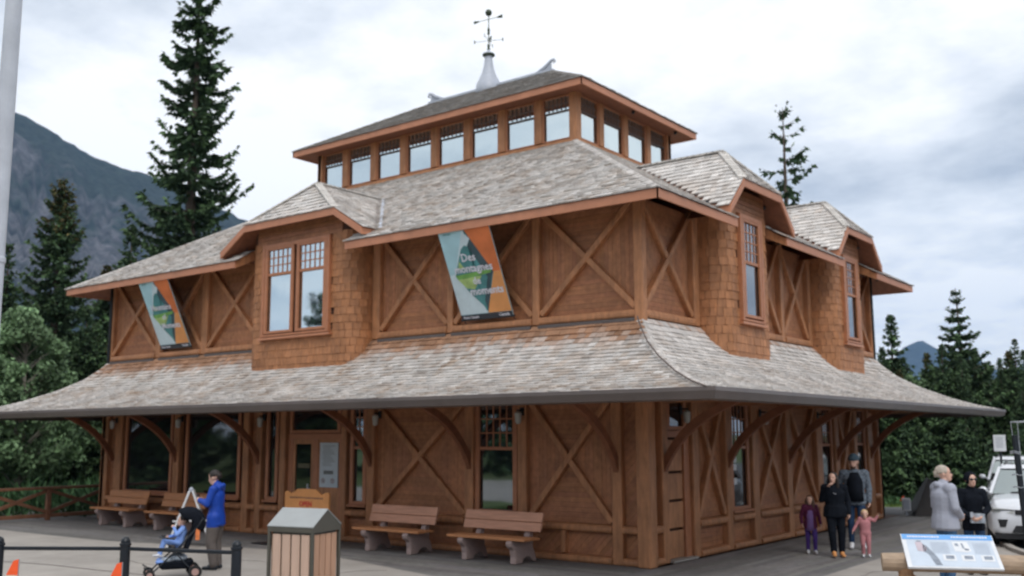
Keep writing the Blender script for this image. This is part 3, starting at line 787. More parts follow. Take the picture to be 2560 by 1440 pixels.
# gutter: a shaped trough all round
gp = [(EL - .02, 2.84), (EL - .13, 2.855), (EL - .135, 2.80), (EL - .105, 2.73), (EL - .09, 2.69), (EL + .02, 2.67), (EL + .02, 2.84)]
b = MB()
for k, (Of, bd) in sides.items():
    for (o0, z0), (o1, z1) in zip(gp, gp[1:] + gp[:1]):
        a0, b0 = bd(o0); a1, b1 = bd(o1)
        b.add([(*Of(a0, o0), z0), (*Of(b0, o0), z0), (*Of(b1, o1), z1), (*Of(a1, o1), z1)], [(0, 1, 2, 3)])
b.build('gutter', M['gutter'], lower_roof)

# curved eave brackets
def bracket(F, u, w=.10):
    inner = []; P0, P1, P2, P3 = (0.0, 1.56), (.26, 2.12), (.72, 2.50), (1.62, 2.80)
    for i in range(15):
        t = i / 14; k = 1 - t
        inner.append(tuple(k ** 3 * P0[j] + 3 * k * k * t * P1[j] + 3 * k * t * t * P2[j] + t ** 3 * P3[j] for j in (0, 1)))
    outer = [(d - .12 * (1 - i / 14), z + .04 + .06 * (i / 14) + .07 * math.sin(PI * i / 14)) for i, (d, z) in enumerate(inner)]
    b = MB()
    for i in range(14):
        q = [inner[i], inner[i + 1], outer[i + 1], outer[i]]
        b.hexa([F(u - w / 2, d, z) for d, z in q], [F(u + w / 2, d, z) for d, z in q])
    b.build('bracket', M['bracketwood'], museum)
    b = MB(); fbox(b, F, u - .07, u + .07, -.0, 2.30, 2.76, 2.86); b.build('eave_beam', M['timber'], museum)
for u in (-16.5, -13.55, -10.30, -6.62, -3.92, -.60): bracket(FL, u)
for u in (.68, 3.22, 6.24, 9.22, 11.70): bracket(FR, u)
# wall lamps
def wall_lamp(F, u, z=2.52):
    b = MB(); fbox(b, F, u - .03, u + .03, 0, .14, z + .13, z + .16); fbox(b, F, u - .045, u + .045, 0, .02, z + .05, z + .2)
    lp = b.build('wall_lamp', M['black'], museum)
    b = MB(); x, y, _ = F(u, .13, z); b.lathe([(.03, .12), (.07, .09), (.055, -.08), (.02, -.11)][::-1], (x, y, z), 8); b.build('lamp_glass', M['lampglass'], lp)
for u in (-16.28, -13.30, -10.1, -6.35, -2.62): wall_lamp(FL, u)
for u in (1.28, 4.75, 8.0): wall_lamp(FR, u)

# upper hipped roof with notches for the dormers
EU = -.832
zu = lambda o: 6.25 + (o - EU) * .590
PU = [(EU, zu(EU)), (cc + .05, zu(cc + .05))]
DORM = {'front': [(-LX / 2, 1.42, .61, 2.36, 1.80)], 'right': [(3.38, .80, .98, 1.53, 1.14), (9.15, .80, .98, 1.53, 1.14)]}
b = MB()
for k, (Of, bd) in sides.items():
    lv = [EU, .35, cc + .05]
    for lo, hi in zip(lv[:-1], lv[1:]):
        if lo == EU and k in DORM:
            cuts = [bd(lo)[0]]
            for c_, fw_, sl, hw_, bw_ in DORM[k]: cuts += [c_ - bw_ - .04, c_ + bw_ + .04]
            cuts.append(bd(lo)[1])
            for i in range(0, len(cuts), 2):
                a0, b0 = cuts[i], cuts[i + 1]
                a1 = bd(hi)[0] if i == 0 else a0; b1 = bd(hi)[1] if i == len(cuts) - 2 else b0
                for dz_ in (-.02, -.17):
                    b.add([(*Of(a0, lo), zu(lo) + dz_), (*Of(b0, lo), zu(lo) + dz_), (*Of(b1, hi), zu(hi) + dz_), (*Of(a1, hi), zu(hi) + dz_)], [(0, 1, 2, 3)])
        else:
            a0, b0 = bd(lo); a1, b1 = bd(hi)
            b.add([(*Of(a0, lo), zu(lo) - .02), (*Of(b0, lo), zu(lo) - .02), (*Of(b1, hi), zu(hi) - .02), (*Of(a1, hi), zu(hi) - .02)], [(0, 1, 2, 3)])
            if lo == EU: b.add([(*Of(a0, lo), zu(lo) - .17), (*Of(b0, lo), zu(lo) - .17), (*Of(b1, hi), zu(hi) - .17), (*Of(a1, hi), zu(hi) - .17)], [(0, 1, 2, 3)])
upper_roof = b.build('upper_roof', M['soffit'], museum)
def notch(side):
    ds = DORM.get(side, [])
    def f(u, o):
        for c_, fw_, sl, hw_, bw_ in ds:
            if abs(u - c_) < bw_ + .03 and o < .35: return True
            # under the dormer roof
            zr = 7.94; hz = zr - sl * abs(u - c_)
            if abs(u - c_) < hw_ - .1 and zu(o) < hz - .12 and o > -.3: return True
        return False
    return f
sh = []
for k, dk, br in (('front', .96, .40), ('right', 1.0, .30)):
    shingles(sides[k][0], PU, sides[k][1], sh, expo=.15, colf=weathered(dk, 0, br, 11 + dk), skip=notch(k))
emit(sh, 'shingle_courses', M['shingle'], upper_roof, 0)
sh = []
for k in ('left', 'back'): shingles(sides[k][0], PU, sides[k][1], sh, expo=.27, wmin=.3, wmax=.6, colf=weathered(.95, 0, .4, 21))
emit(sh, 'shingle_courses', M['shingle'], upper_roof, 0)
hip_caps(PU, upper_roof, ((1, -1), (-1, -1), (1, 1)))
def fascia_run(segs, z0, z1, d, parent, side):
    Of = sides[side][0]
    for a, c in segs:
        b = MB(); b.hexa([(*Of(a, d), z0), (*Of(c, d), z0), (*Of(c, d + .035), z0), (*Of(a, d + .035), z0)],
                         [(*Of(a, d), z1), (*Of(c, d), z1), (*Of(c, d + .035), z1), (*Of(a, d + .035), z1)])
        b.build('fascia', M['fascia'], parent)
FZ0, FZ1 = 6.075, 6.235
for side in sides:
    bd = sides[side][1]; a, c = bd(EU - .002)
    if side in ('front', 'back'): a, c = a - .004, c + .004
    pts = [a] + [v for D in DORM.get(side, []) for v in (D[0] - D[4] - .04, D[0] + D[4] + .04)] + [c]
    fascia_run([(pts[i], pts[i + 1]) for i in range(0, len(pts), 2)], FZ0, FZ1, EU - .002, upper_roof, side)
    Of = sides[side][0]
    for D in DORM.get(side, []):
        for s_ in (-1, 1):
            u = D[0] + s_ * (D[4] + .04)
            b = MB(); e_ = .04 * s_
            q = [(u, EU + .034, FZ0, zu(EU) - .03), (u, .02, FZ0 + .3, zu(.02) - .03)]
            b.hexa([(*Of(u, EU + .034), FZ0), (*Of(u + e_, EU + .034), FZ0), (*Of(u + e_, .05), FZ0 + .40), (*Of(u, .05), FZ0 + .40)],
                   [(*Of(u, EU + .034), zu(EU) - .02), (*Of(u + e_, EU + .034), zu(EU) - .02), (*Of(u + e_, .05), zu(.05) - .02), (*Of(u, .05), zu(.05) - .02)])
            b.build('return_board', M['timber'], upper_roof)

# dormers
WSH = []
def dormer(side, c_, hf, sl, hw, bw, win):
    Of = sides[side][0]
    P = lambda u, o, z: (*Of(c_ + u, o), z)
    zr = 7.94; ze = zr - sl * hw; fwid = hf + .08; hz = zr - sl * fwid     # clipped gable half width and height
    root = MB()
    # body walls: front and quarter-round flanks
    r_ = bw - hf; df = -.50
    path = [(-bw, .10), (-bw, .0)] + [(-bw + r_ * (1 - math.cos(t)), df * math.sin(t)) for t in [PI / 2 * i / 8 for i in range(1, 9)]]
    path = path + [(-u, o) for u, o in reversed(path)]
    ztop = lambda u: min(zr - sl * abs(u), hz + .02) - .12
    for (u0_, o0_), (u1_, o1_) in zip(path[:-1], path[1:]):
        root.add([P(u0_, o0_ + .02, 3.4), P(u1_, o1_ + .02, 3.4), P(u1_, o1_ + .02, ztop(u1_)), P(u0_, o0_ + .02, ztop(u0_))], [(0, 1, 2, 3)])
    D = root.build('dormer', M['wallcore'], museum)
    # shingles on the body, course by course along the path
    L_ = [0]
    for (a, b1), (c, d) in zip(path[:-1], path[1:]): L_.append(L_[-1] + math.hypot(c - a, d - b1))
    pu = [p[0] for p in path]; po_ = [p[1] for p in path]
    pos = lambda s_: (np.interp(s_, L_, pu), np.interp(s_, L_, po_))
    wins = win['holes']
    z = 3.45; ci = 0
    while z < 7.0:
        e = .165; s_ = -rng.uniform(0, .1)
        while s_ < L_[-1]:
            w = rng.uniform(.11, .22); a, c = max(0, s_), min(L_[-1], s_ + w - .006); s_ += w
            if c - a < .03: continue
            ua, oa = pos(a); uc, oc = pos(c); um = (ua + uc) / 2; zm = z + e / 2
            if z + e > ztop(um) + .03: continue
            if any(h0 - .01 < um < h1 + .01 and z0_ - .02 < zm < z1_ + .02 and oa < -.45 for h0, h1, z0_, z1_ in wins): continue
            if zm > win['fr']: continue
            nx, ny = (oc - oa), -(uc - ua); l = math.hypot(nx, ny) or 1; nx, ny = nx / l, ny / l
            if ny > 0: nx, ny = -nx, -ny
            h = .014 * rng.uniform(.7, 1.3); j = rng.uniform(-.004, .004)
            vs = [P(ua, oa, z + j), P(uc, oc, z + j), P(uc, oc, z + e * 1.1), P(ua, oa, z + e * 1.1),
                  P(ua + nx * h, oa + ny * h, z + j), P(uc + nx * h, oc + ny * h, z + j), P(uc + nx * .003, oc + ny * .003, z + e * 1.1), P(ua + nx * .003, oa + ny * .003, z + e * 1.1)]
            g = rng.normal(1, .075); k = rng.uniform(0, .3)
            WSH.append(((Vector(vs[4]) - CAM).length, vs, (g, g * (1 - .12 * k), g * (1 - .3 * k)), D))
        z += e; ci += 1
    # level boards in the gable head
    zf = win['fr']
    z = zf
    b = MB()
    while z < hz - .10:
        hh = min(zr - sl * 0, hz) ; w_ = min(hf, (zr - .16 - z) / sl)
        b.hexa([P(-w_, df - .014, z), P(w_, df - .014, z), P(w_, df + .03, z), P(-w_, df + .03, z)], [P(-w_, df - .008, z + .094), P(w_, df - .008, z + .094), P(w_, df + .03, z + .094), P(-w_, df + .03, z + .094)], col=bgcol())
        z += .1
    b.build('gable_boards', M['board'], D)
    # roof: clipped gable with sides running back into the main roof
    o_r = 0.0; back = 2.4
    deck = MB()
    fo = EU - .0
    for s_ in (-1, 1):
        q = [(0, o_r, zr), (s_ * fwid, fo, hz), (s_ * hw, fo, ze), (s_ * hw, back, ze), (0, back, zr)]
        deck.add([P(*p[:2], p[2] - .02) for p in q], [(0, 1, 2, 3, 4)])
        deck.add([P(*p[:2], p[2] - .16) for p in [(0, 0, zr), (s_ * fwid, fo, hz), (s_ * hw, fo, ze), (s_ * hw, .3, ze), (0, .3, zr)]], [(0, 1, 2, 3, 4)])
    deck.add([P(-fwid, fo, hz - .02), P(fwid, fo, hz - .02), P(0, o_r, zr - .02)], [(0, 1, 2)])
    deck.add([P(-fwid, fo, hz - .16), P(fwid, fo, hz - .16), P(0, o_r, zr - .16)], [(0, 1, 2)])
    deck.build('dormer_roof', M['soffit'], D)
    lst = []
    # side slopes: run along o (back to front), courses climb toward the ridge
    for s_ in (-1, 1):
        Of2 = lambda u, q, s_=s_: Of(c_ + s_ * q, u)          # u: along o direction, q: half width from ridge (shrinks going up)
        prof = [(-hw - .02, ze), (0, zr)]
        def bounds(q, s_=s_):
            aq = -q
            front = fo + (o_r - fo) * max(0, (fwid - aq) / fwid) if aq < fwid else fo
            zq = zr - sl * aq; bk = (zq - 6.25) / .590 + EU
            return (front - .02, bk)
        lst2 = []
        shingles(lambda u, o, s_=s_: Of(c_ + s_ * (-o), u), prof, bounds, lst2, expo=.15, colf=weathered(1.02, 0, .22, 31 + c_))
        lst += lst2
    # front clipped part
    shingles(lambda u, o: Of(c_ + u, o), [(fo - .02, hz), (0, zr)], lambda o: (-fwid * min(1, max(0, -o / -fo)), fwid * min(1, max(0, -o / -fo))), lst, expo=.15, colf=weathered(1.0, 0, .25, 41 + c_))
    emit(lst, 'shingle_courses', M['shingle'], D, 0)
    # ridge and hip caps
    b = MB()
    runs = [((0, 0, zr), (0, (zr - 6.25) / .59 + EU, zr))] + [((s_ * fwid, fo, hz), (0, 0, zr)) for s_ in (-1, 1)]
    for a, c in runs:
        a, c = Vector(P(*a)), Vector(P(*c)); n = max(2, int((c - a).length / .14))
        for i in range(n):
            p, q = a.lerp(c, i / n), a.lerp(c, (i + 1.2) / n); g = rng.normal(1, .08)
            b.beam(p + Vector((0, 0, .02)), q + Vector((0, 0, .008)), .17, .03, side=(q - p).cross(Vector((0, 0, 1))), col=(g * .95, g * .93, g * .9))
    b.build('hip_cap', M['shingle'], D, kind='stuff')
    # fascia boards following the clipped gable
    segs = [((-hw, ze), (-fwid, hz)), ((-fwid, hz), (fwid, hz)), ((fwid, hz), (hw, ze))]
    ft = .155
    for (a, za), (c, zc) in segs:
        b = MB(); y0, y1 = fo - .035, fo
        b.hexa([P(a, y0, za - ft - .01), P(c, y0, zc - ft - .01), P(c, y1, zc - ft - .01), P(a, y1, za - ft - .01)], [P(a, y0, za - .012), P(c, y0, zc - .012), P(c, y1, zc - .012), P(a, y1, za - .012)])
        b.build('fascia', M['fascia'], D)
    for s_ in (-1, 1):
        bo = (ze - 6.25) / .59 + EU
        b = MB(); b.hexa([P(s_ * hw, fo, ze - ft), P(s_ * (hw - .035), fo, ze - ft), P(s_ * (hw - .035), bo, ze - ft), P(s_ * hw, bo, ze - ft)],
                         [P(s_ * hw, fo, ze - .012), P(s_ * (hw - .035), fo, ze - .012), P(s_ * (hw - .035), bo, ze - .012), P(s_ * hw, bo, ze - .012)])
        b.build('fascia', M['fascia'], D)
        # valley flashing where it meets the main roof
        if s_ == 1:
            b = MB(); n = 6
            for i in range(n):
                q0, q1 = hw * (1 - i / n), hw * (1 - (i + 1) / n)
                g = lambda q: P(s_ * (q + .03), (zr - sl * q - 6.25) / .59 + EU + .02, zr - sl * q + .035)
                g2 = lambda q: P(s_ * (q + .12), (zr - sl * q - 6.25) / .59 + EU + .02, zr - sl * q + .035)
                b.add([g(q0), g2(q0), g2(q1), g(q1)], [(0, 1, 2, 3)])
            b.build('valley_flashing', M['lead'], D)
    # window
    FW = lambda u, d, z: (*Of(c_ + u, df - d), z)
    for w_ in win['lights']:
        window(FW, *w_, d=.03, gl=win['gl'], sill=False, fw=.06, sash=win['sash'], cols=win['cols'], rows=4 if side == 'right' else 3, fd=.05)
    b = MB(); h0, h1, z0_, z1_ = wins[0]
    for q in ((h0, h0 + .09, z0_, z1_), (h1 - .09, h1, z0_, z1_), (h0 + .091, h1 - .091, z0_, z0_ + .05), (h0 + .091, h1 - .091, z1_ - .09, z1_)):
        b.hexa([FW(q[0], -.015, q[2]), FW(q[1], -.015, q[2]), FW(q[1], .085, q[2]), FW(q[0], .085, q[2])], [FW(q[0], -.015, q[3]), FW(q[1], -.015, q[3]), FW(q[1], .085, q[3]), FW(q[0], .085, q[3])])
    b.build('window_trim', M['frame'], D, bevel=.006)
    b = MB(); b.hexa([FW(h0 - .06, -.02, z0_ - .07), FW(h1 + .06, -.02, z0_ - .07), FW(h1 + .06, .11, z0_ - .07), FW(h0 - .06, .11, z0_ - .07)],
                     [FW(h0 - .06, -.02, z0_ - .01), FW(h1 + .06, -.02, z0_ - .01), FW(h1 + .06, .10, z0_ - .015), FW(h0 - .06, .10, z0_ - .015)])
    b.build('window_sill', M['frame'], D, bevel=.006)
    return D
dormer('front', -LX / 2, 1.42, .61, 2.36, 1.80, dict(holes=[(-1.16, 1.10, 4.42, 6.54)], fr=6.56, sash=5.84, cols=5, gl='glass_sky',
       lights=[(-1.00, -.14, 4.55, 6.40), (.08, .94, 4.55, 6.40)]))
dormer('right', 3.38, .80, .98, 1.53, 1.14, dict(holes=[(-.52, .52, 4.38, 6.50)], fr=6.52, sash=5.56, cols=4, gl='glass_mid', lights=[(-.36, .36, 4.52, 6.36)]))
dormer('right', 9.15, .80, .98, 1.53, 1.14, dict(holes=[(-.52, .52, 4.38, 6.50)], fr=6.52, sash=5.56, cols=4, gl='glass_mid', lights=[(-.36, .36, 4.52, 6.36)]))
WSH.sort(key=lambda t: t[0])
by = {}
for i, (d, vs, c, D) in enumerate(WSH):
    if i < 300:
        b = MB(); b.add(vs, BOXF, col=c); b.build('wall_shingle', M['wallshingle'], D)
    else: by.setdefault(D, MB()).add(vs, BOXF, col=c)
for D, b in by.items(): b.build('wall_shingle_courses', M['wallshingle'], D, kind='stuff')

# lantern roof
EC = cc - .509
zc = lambda o: 10.385 + (o - EC) * .572
rd = WY / 2
PC = [(EC, zc(EC)), (rd - .02, zc(rd - .02))]
b = MB(); ring_surface(b, PC, -.02); ring_surface(b, [(EC, 10.245), (cc + .2, 10.30)], 0)
lantern_roof = b.build('lantern_roof', M['soffit'], museum)
sh = []
for k in ('front', 'right'): shingles(sides[k][0], PC, sides[k][1], sh, expo=.14, colf=weathered(.58, 0, .30, 51))
emit(sh, 'shingle_courses', M['shingle'], lantern_roof, 0)
sh = []
for k in ('left', 'back'): shingles(sides[k][0], PC, sides[k][1], sh, expo=.25, wmin=.3, wmax=.6, colf=weathered(.5, 0, .3, 61))
emit(sh, 'shingle_courses', M['shingle'], lantern_roof, 0)
hip_caps([(EC, zc(EC)), (rd - .05, zc(rd - .05))], lantern_roof, ((1, -1), (-1, -1), (1, 1)), dark=.62)
for side in sides:
    a, c = sides[side][1](EC - .002); a, c = (a - .004, c + .004) if side in ('front', 'back') else (a, c); fascia_run([(a, c)], 10.215, 10.37, EC - .002, lantern_roof, side)
ZRG = zc(rd)
b = MB(); b.beam((-rd + .05, rd, ZRG + .015), (-LX + rd - .05, rd, ZRG + .015), .17, .06, side=(0, 1, 0)); b.build('ridge_cap', M['lead'], lantern_roof)
# spire with weather vane and two curled ridge ends
b = MB(); sc_ = (-LX / 2, rd, 0)
b.lathe([(.42, 11.72), (.37, 11.98), (.345, 12.12), (.28, 12.25), (.19, 12.45), (.135, 12.68), (.108, 12.90), (.10, 12.97), (.17, 13.0), (.17, 13.03), (.07, 13.06), (.04, 13.14), (.02, 13.2)], sc_, 16)
spire = b.build('spire', M['lead'], museum, smooth=True)
b = MB(); b.lathe([(.16, 12.955), (.185, 12.985), (.165, 13.02), (.06, 13.05)], sc_, 12)
b.tube([(sc_[0], rd, 13.0), (sc_[0], rd, 14.22)], .014, 6); b.lathe([(.02, 13.12), (.05, 13.16), (.03, 13.22), (.045, 13.27), (.02, 13.33)], sc_, 8)
b.lathe([(.018, 13.60), (.04, 13.64), (.028, 13.70), (.042, 13.75), (.018, 13.82)], sc_, 8)
b.build('vane_rod', M['bronze'], spire)
b = MB(); b.ball((sc_[0], rd, 14.27), .098, 12); b.build('vane_ball', M['bronze'], spire, smooth=True)
vd = Vector((.75, .1, 0)).normalized()
b = MB(); p = Vector((sc_[0], rd, 14.07))
b.beam(p - vd * .48, p + vd * .42, .012, .012); b.beam(p - vd * .50, p - vd * .32, .09, .012, side=(0, 0, 1), w1=.03); b.beam(p + vd * .28, p + vd * .46, .03, .012, side=(0, 0, 1), w1=.11)
b.build('vane_arrow', M['bronze'], spire)
b = MB()
for k in range(4):
    a = Vector((math.cos(k * PI / 2 + .4), math.sin(k * PI / 2 + .4), 0)); p = Vector((sc_[0], rd, 13.42)); b.beam(p, p + a * .42, .009, .009)
    b.beam(p + a * .42 + Vector((0, 0, -.05)), p + a * .42 + Vector((0, 0, .05)), .03, .01, side=a)
b.beam(p, p + Vector((.10, 0, .12)), .03, .02); b.beam(p + Vector((.10, 0, .12)), p + Vector((.06, 0, -.06)), .02, .02)
b.build('vane_arms', M['bronze'], spire)
for s_, x0 in ((1, -rd + .0), (-1, -LX + rd)):
    pts = [(x0 - s_ * .75, rd, ZRG + .0), (x0 - s_ * .45, rd, ZRG + .06), (x0 - s_ * .2, rd, ZRG + .17), (x0 - s_ * .02, rd, ZRG + .30), (x0 + s_ * .07, rd, ZRG + .315), (x0 + s_ * .10, rd, ZRG + .25), (x0 + s_ * .05, rd, ZRG + .21)]
    b = MB(); b.tube(pts, [.03, .05, .055, .045, .042, .035, .022], 8)
    b.add([(x0 - s_ * .75, rd - .012, ZRG), (x0 + s_ * .0, rd - .012, ZRG), (x0 + s_ * .0, rd - .012, ZRG + .25), (x0 - s_ * .2, rd - .012, ZRG + .17)], [(0, 1, 2, 3)])
    b.build('ridge_finial', M['lead'], museum, smooth=True)
# small dark spotlights under the dormer and upper eaves
b = MB()
for p in ((-10.45, -.42, 6.62), (.35, 1.95, 6.55), (.5, 4.2, 6.85), (.5, 9.95, 6.85), (.35, 5.3, 6.3), (.35, 11.9, 6.3), (-3.6, 6.0, 10.22), (-3.6, 8.2, 10.22)):
    b.ball(p, .05, 6); 
b.build('spotlights', M['black'], museum, kind='stuff')

# ------------------------------------------------------------------ trees
def conifer_mesh(name, seed, H, Rm, nb, dens=1.0, z0=.06, gap=0.0, droop=.25, spray=.42, tip=None, thin=1.0, shape=.85, whorl=0):
    rg = np.random.default_rng(seed)
    vs = []; cs = []
    tv = MB(); tv.tube([(0, 0, -.3), (0, 0, H * .35), (rg.normal(0, .05), 0, H * .7), (0, 0, H)], [H * .013 + .04, H * .011 + .02, H * .006 + .012, .012], 8)
    fr = np.sort(rg.uniform(0, 1, nb)) ** 1.0
    az = rg.uniform(0, 2 * PI)
    for i, t in enumerate(fr):
        if whorl: t = min(.995, (math.floor(t * whorl) + rg.uniform(.2, .5)) / whorl)
        z = H * (z0 + (1 - z0) * t)
        az += 2.4 + rg.normal(0, .5)
        Rr = Rm * (1 - t) ** shape * rg.uniform(.55, 1.12) + .10
        if gap and rg.random() < gap: Rr *= rg.uniform(.15, .5)
        steps = max(3, int(Rr / .125 * dens))
        dx, dy = math.cos(az), math.sin(az)
        lift = rg.normal(.05, .10) + (.55 if t > .9 else 0)
        shade = rg.uniform(.7, 1.25)
        if Rr > .5:
            pr = [(dx * Rr * q, dy * Rr * q, z + lift * Rr * q - droop * Rr * math.sin(q * PI * .8) * .8 + .22 * Rr * q * q * q) for q in (0, .35, .7, .95)]
            tv.tube(pr, [.012 + .006 * Rr, .012, .009, .004], 4, cap=False)
        for k in range(steps):
            q = (k + rg.uniform(0, 1)) / steps
            if q < (.13 if whorl else .12) and Rr > .8: continue
            bx, by = dx * Rr * q, dy * Rr * q
            bz = z + lift * Rr * q - droop * Rr * math.sin(q * PI * .8) * .8 + .22 * Rr * q * q * q
            for s_ in (-1, 1, 0):
                if rg.random() > thin: continue
                sp = spray * rg.uniform(.55, 1.25) * (1 - .45 * q) * min(1, .35 + Rr / 1.6)
                a = az + s_ * rg.uniform(.5, 1.2)
                ux, uy, uz = math.cos(a), math.sin(a), rg.normal(-.18, .28)
                wx, wy, wz = -math.sin(a), math.cos(a), rg.normal(0, .5)
                wd = sp * rg.uniform(.13, .24)
                p0 = (bx, by, bz + rg.normal(0, .03)); pm = (bx + ux * sp * .5, by + uy * sp * .5, bz + uz * sp * .5 + .02)
                p1 = (bx + ux * sp, by + uy * sp, bz + uz * sp - .05 * sp)
                vs += [p0, (pm[0] + wx * wd, pm[1] + wy * wd, pm[2] + wz * wd), p1, (pm[0] - wx * wd, pm[1] - wy * wd, pm[2] - wz * wd)]
                # hanging twig
                hd = sp * rg.uniform(.3, .6)
                vs += [p0, pm, (pm[0] * 1.0, pm[1] * 1.0, pm[2] - hd), (p0[0], p0[1], p0[2] - hd * .7)]
                g = shade * rg.uniform(.65, 1.35)
                c = (g, g, g)
                if q > .8: c = (g * 1.35, g * 1.35, g * 1.1)
                if tip is not None and t > tip and rg.random() < (t - tip) / (1 - tip) * .75: c = (g * 1.9, g * .95, g * .75)
                cs += [c] * 8
    n = len(vs) // 4
    me = bpy.data.meshes.new(name)
    me.from_pydata(vs, [], [(4 * i, 4 * i + 1, 4 * i + 2, 4 * i + 3) for i in range(n)])
    me.materials.append(M['needle'])
    ca = me.color_attributes.new('Col', 'FLOAT_COLOR', 'POINT'); arr = np.ones((len(vs), 4), np.float32); arr[:, :3] = cs
    ca.data.foreach_set('color', arr.ravel())
    tm = bpy.data.meshes.new('trunk'); tm.from_pydata(tv.v, [], tv.f); tm.materials.append(M['bark'])
    return me, tm
def leafy_mesh(name, seed, H, Rm, zc0, nclump=70, nleaf=110, ls=.085):
    rg = np.random.default_rng(seed); vs = []; cs = []
    tv = MB(); tv.tube([(0, 0, -.3), (.05, 0, H * .4), (-.05, .05, H * .75), (0, 0, H * .96)], [.10, .08, .045, .01], 8)
    for i in range(nclump):
        t = rg.uniform(0, 1); z = zc0 + (H - zc0) * t
        rad = Rm * (math.sin(PI * min(1, .12 + .86 * t)) ** .7) * rg.uniform(.35, 1.0); a = rg.uniform(0, 2 * PI)
        c = (rad * math.cos(a), rad * math.sin(a), z); cr = rg.uniform(.28, .60)
        tv.tube([(0, 0, max(.5, z - rad * .8)), (c[0] * .5, c[1] * .5, z - rad * .25), c], [.03, .018, .008], 4, cap=False)
        sh_ = rg.uniform(.7, 1.35)
        for k in range(nleaf):
            d = rg.normal(0, 1, 3); d /= np.linalg.norm(d); p = np.array(c) + d * cr * rg.uniform(.3, 1.0) ** .5 * (1, 1, .75)
            n_ = rg.normal(0, 1, 3); u = np.cross(n_, d); u /= (np.linalg.norm(u) + 1e-6); w = np.cross(u, n_); w /= (np.linalg.norm(w) + 1e-6)
            s_ = ls * rg.uniform(.6, 1.3)
            vs += [tuple(p - u * s_), tuple(p + w * s_ * .6), tuple(p + u * s_), tuple(p - w * s_ * .6)]
            g = sh_ * rg.uniform(.75, 1.3); cs += [(g, g, g * .95)] * 4
    n = len(vs) // 4
    me = bpy.data.meshes.new(name); me.from_pydata(vs, [], [(4 * i, 4 * i + 1, 4 * i + 2, 4 * i + 3) for i in range(n)]); me.materials.append(M['leaf'])
    ca = me.color_attributes.new('Col', 'FLOAT_COLOR', 'POINT'); arr = np.ones((len(vs), 4), np.float32); arr[:, :3] = cs
    ca.data.foreach_set('color', arr.ravel())
    tm = bpy.data.meshes.new('trunk'); tm.from_pydata(tv.v, [], tv.f); tm.materials.append(M['palebark'])
    return me, tm
def plant_tree(name, meshes, loc, label, cat='tree', group=None, scale=1.0, rz=0.0):
    e = empty(name, loc, rz, label, cat, group); e.scale = (scale, scale, scale)
    for nm, me in (('crown', meshes[0]), ('trunk', meshes[1])):
        o = bpy.data.objects.new(nm, me); C.objects.link(o); o.parent = e
    return e
A_ = conifer_mesh('crown', 11, 26.2, 3.9, 320, dens=1.2, z0=.12, gap=.32, droop=.32, spray=.60, thin=.85, shape=.60, whorl=36)
plant_tree('spruce_tree', A_, (-32.6, 13.1, -.5), 'tallest spruce, ragged and see-through, rising high above the left roof')
B_ = conifer_mesh('crown', 12, 14.2, 2.35, 300, dens=1.3, z0=.30, droop=.32, spray=.42, tip=.72, shape=.62)
plant_tree('spruce_tree', B_, (-33.8, 7.3, -.6), 'dense dark spruce with reddish cone-laden top left of the museum')
C1 = conifer_mesh('crown', 13, 11, 2.3, 260, dens=1.2, z0=.04, spray=.5)
C2 = conifer_mesh('crown', 14, 11, 1.9, 240, dens=1.2, z0=.05, spray=.46, droop=.35)
C3 = conifer_mesh('crown', 15, 11, 2.7, 270, dens=1.2, z0=.03, spray=.55, droop=.2, tip=.85)
plant_tree('spruce_tree', C2, (-36.5, 6.4, -.6), 'dark narrow spruce half hidden behind the white flagpole', scale=1.04)
plant_tree('spruce_tree', C1, (-42.6, 16.1, -.6), 'mid-sized spruce between the tallest spruce and the cone-topped one', scale=1.34, rz=1)
plant_tree('spruce_tree', C3, (-43.2, 15.1, -.6), 'lower spruce beside the mid-sized one, just over the left roof edge', scale=1.12, rz=2)
D_ = conifer_mesh('crown', 16, 16.4, 1.9, 90, dens=.95, z0=.35, gap=.40, droop=.10, spray=.50, thin=.55, shape=.40, whorl=22)
plant_tree('pine_tree', D_, (-6.9, 24.0, -.6), 'thin sparse pine poking up behind the right dormers')
E_ = conifer_mesh('crown', 17, 8.3, 2.9, 260, dens=1.2, z0=.03, gap=.15, droop=.1, spray=.42, shape=1.05, whorl=24)
plant_tree('spruce_tree', E_, (-1.2, 26.6, -.4), 'spruce with a bare spindly top, tallest right of the museum', scale=1.0)
F_ = conifer_mesh('crown', 18, 7.6, 1.8, 230, dens=1.2, z0=.02, gap=.1, spray=.45)
plant_tree('spruce_tree', F_, (-4.3, 28.4, -.4), 'dark spruce closest to the right end of the museum')
G1 = leafy_mesh('crown', 21, 6.9, 1.75, 1.6, 110, 170)
plant_tree('poplar_tree', G1, (-25.3, 1.9, -.5), 'pale green leafy poplar at the left edge in front of dark spruces', scale=1.0)
G2 = leafy_mesh('crown', 22, 5.6, 1.5, 1.4, 85, 170)
plant_tree('poplar_tree', G2, (-24.6, -.2, -.5), 'smaller leafy poplar right behind the flagpole by the rail', scale=1.0)
plant_tree('poplar_tree', G2, (-28.0, 4.4, -.5), 'leafy poplar nearest the upper left corner of the museum', scale=.93, rz=2)
Y_ = leafy_mesh('crown', 23, 5.6, 1.6, .3, 80, 120)
plant_tree('leafy_tree', Y_, (-3.0, 26.4, -.4), 'yellow-green leafy tree at the right roof slope among the spruces', scale=.85)
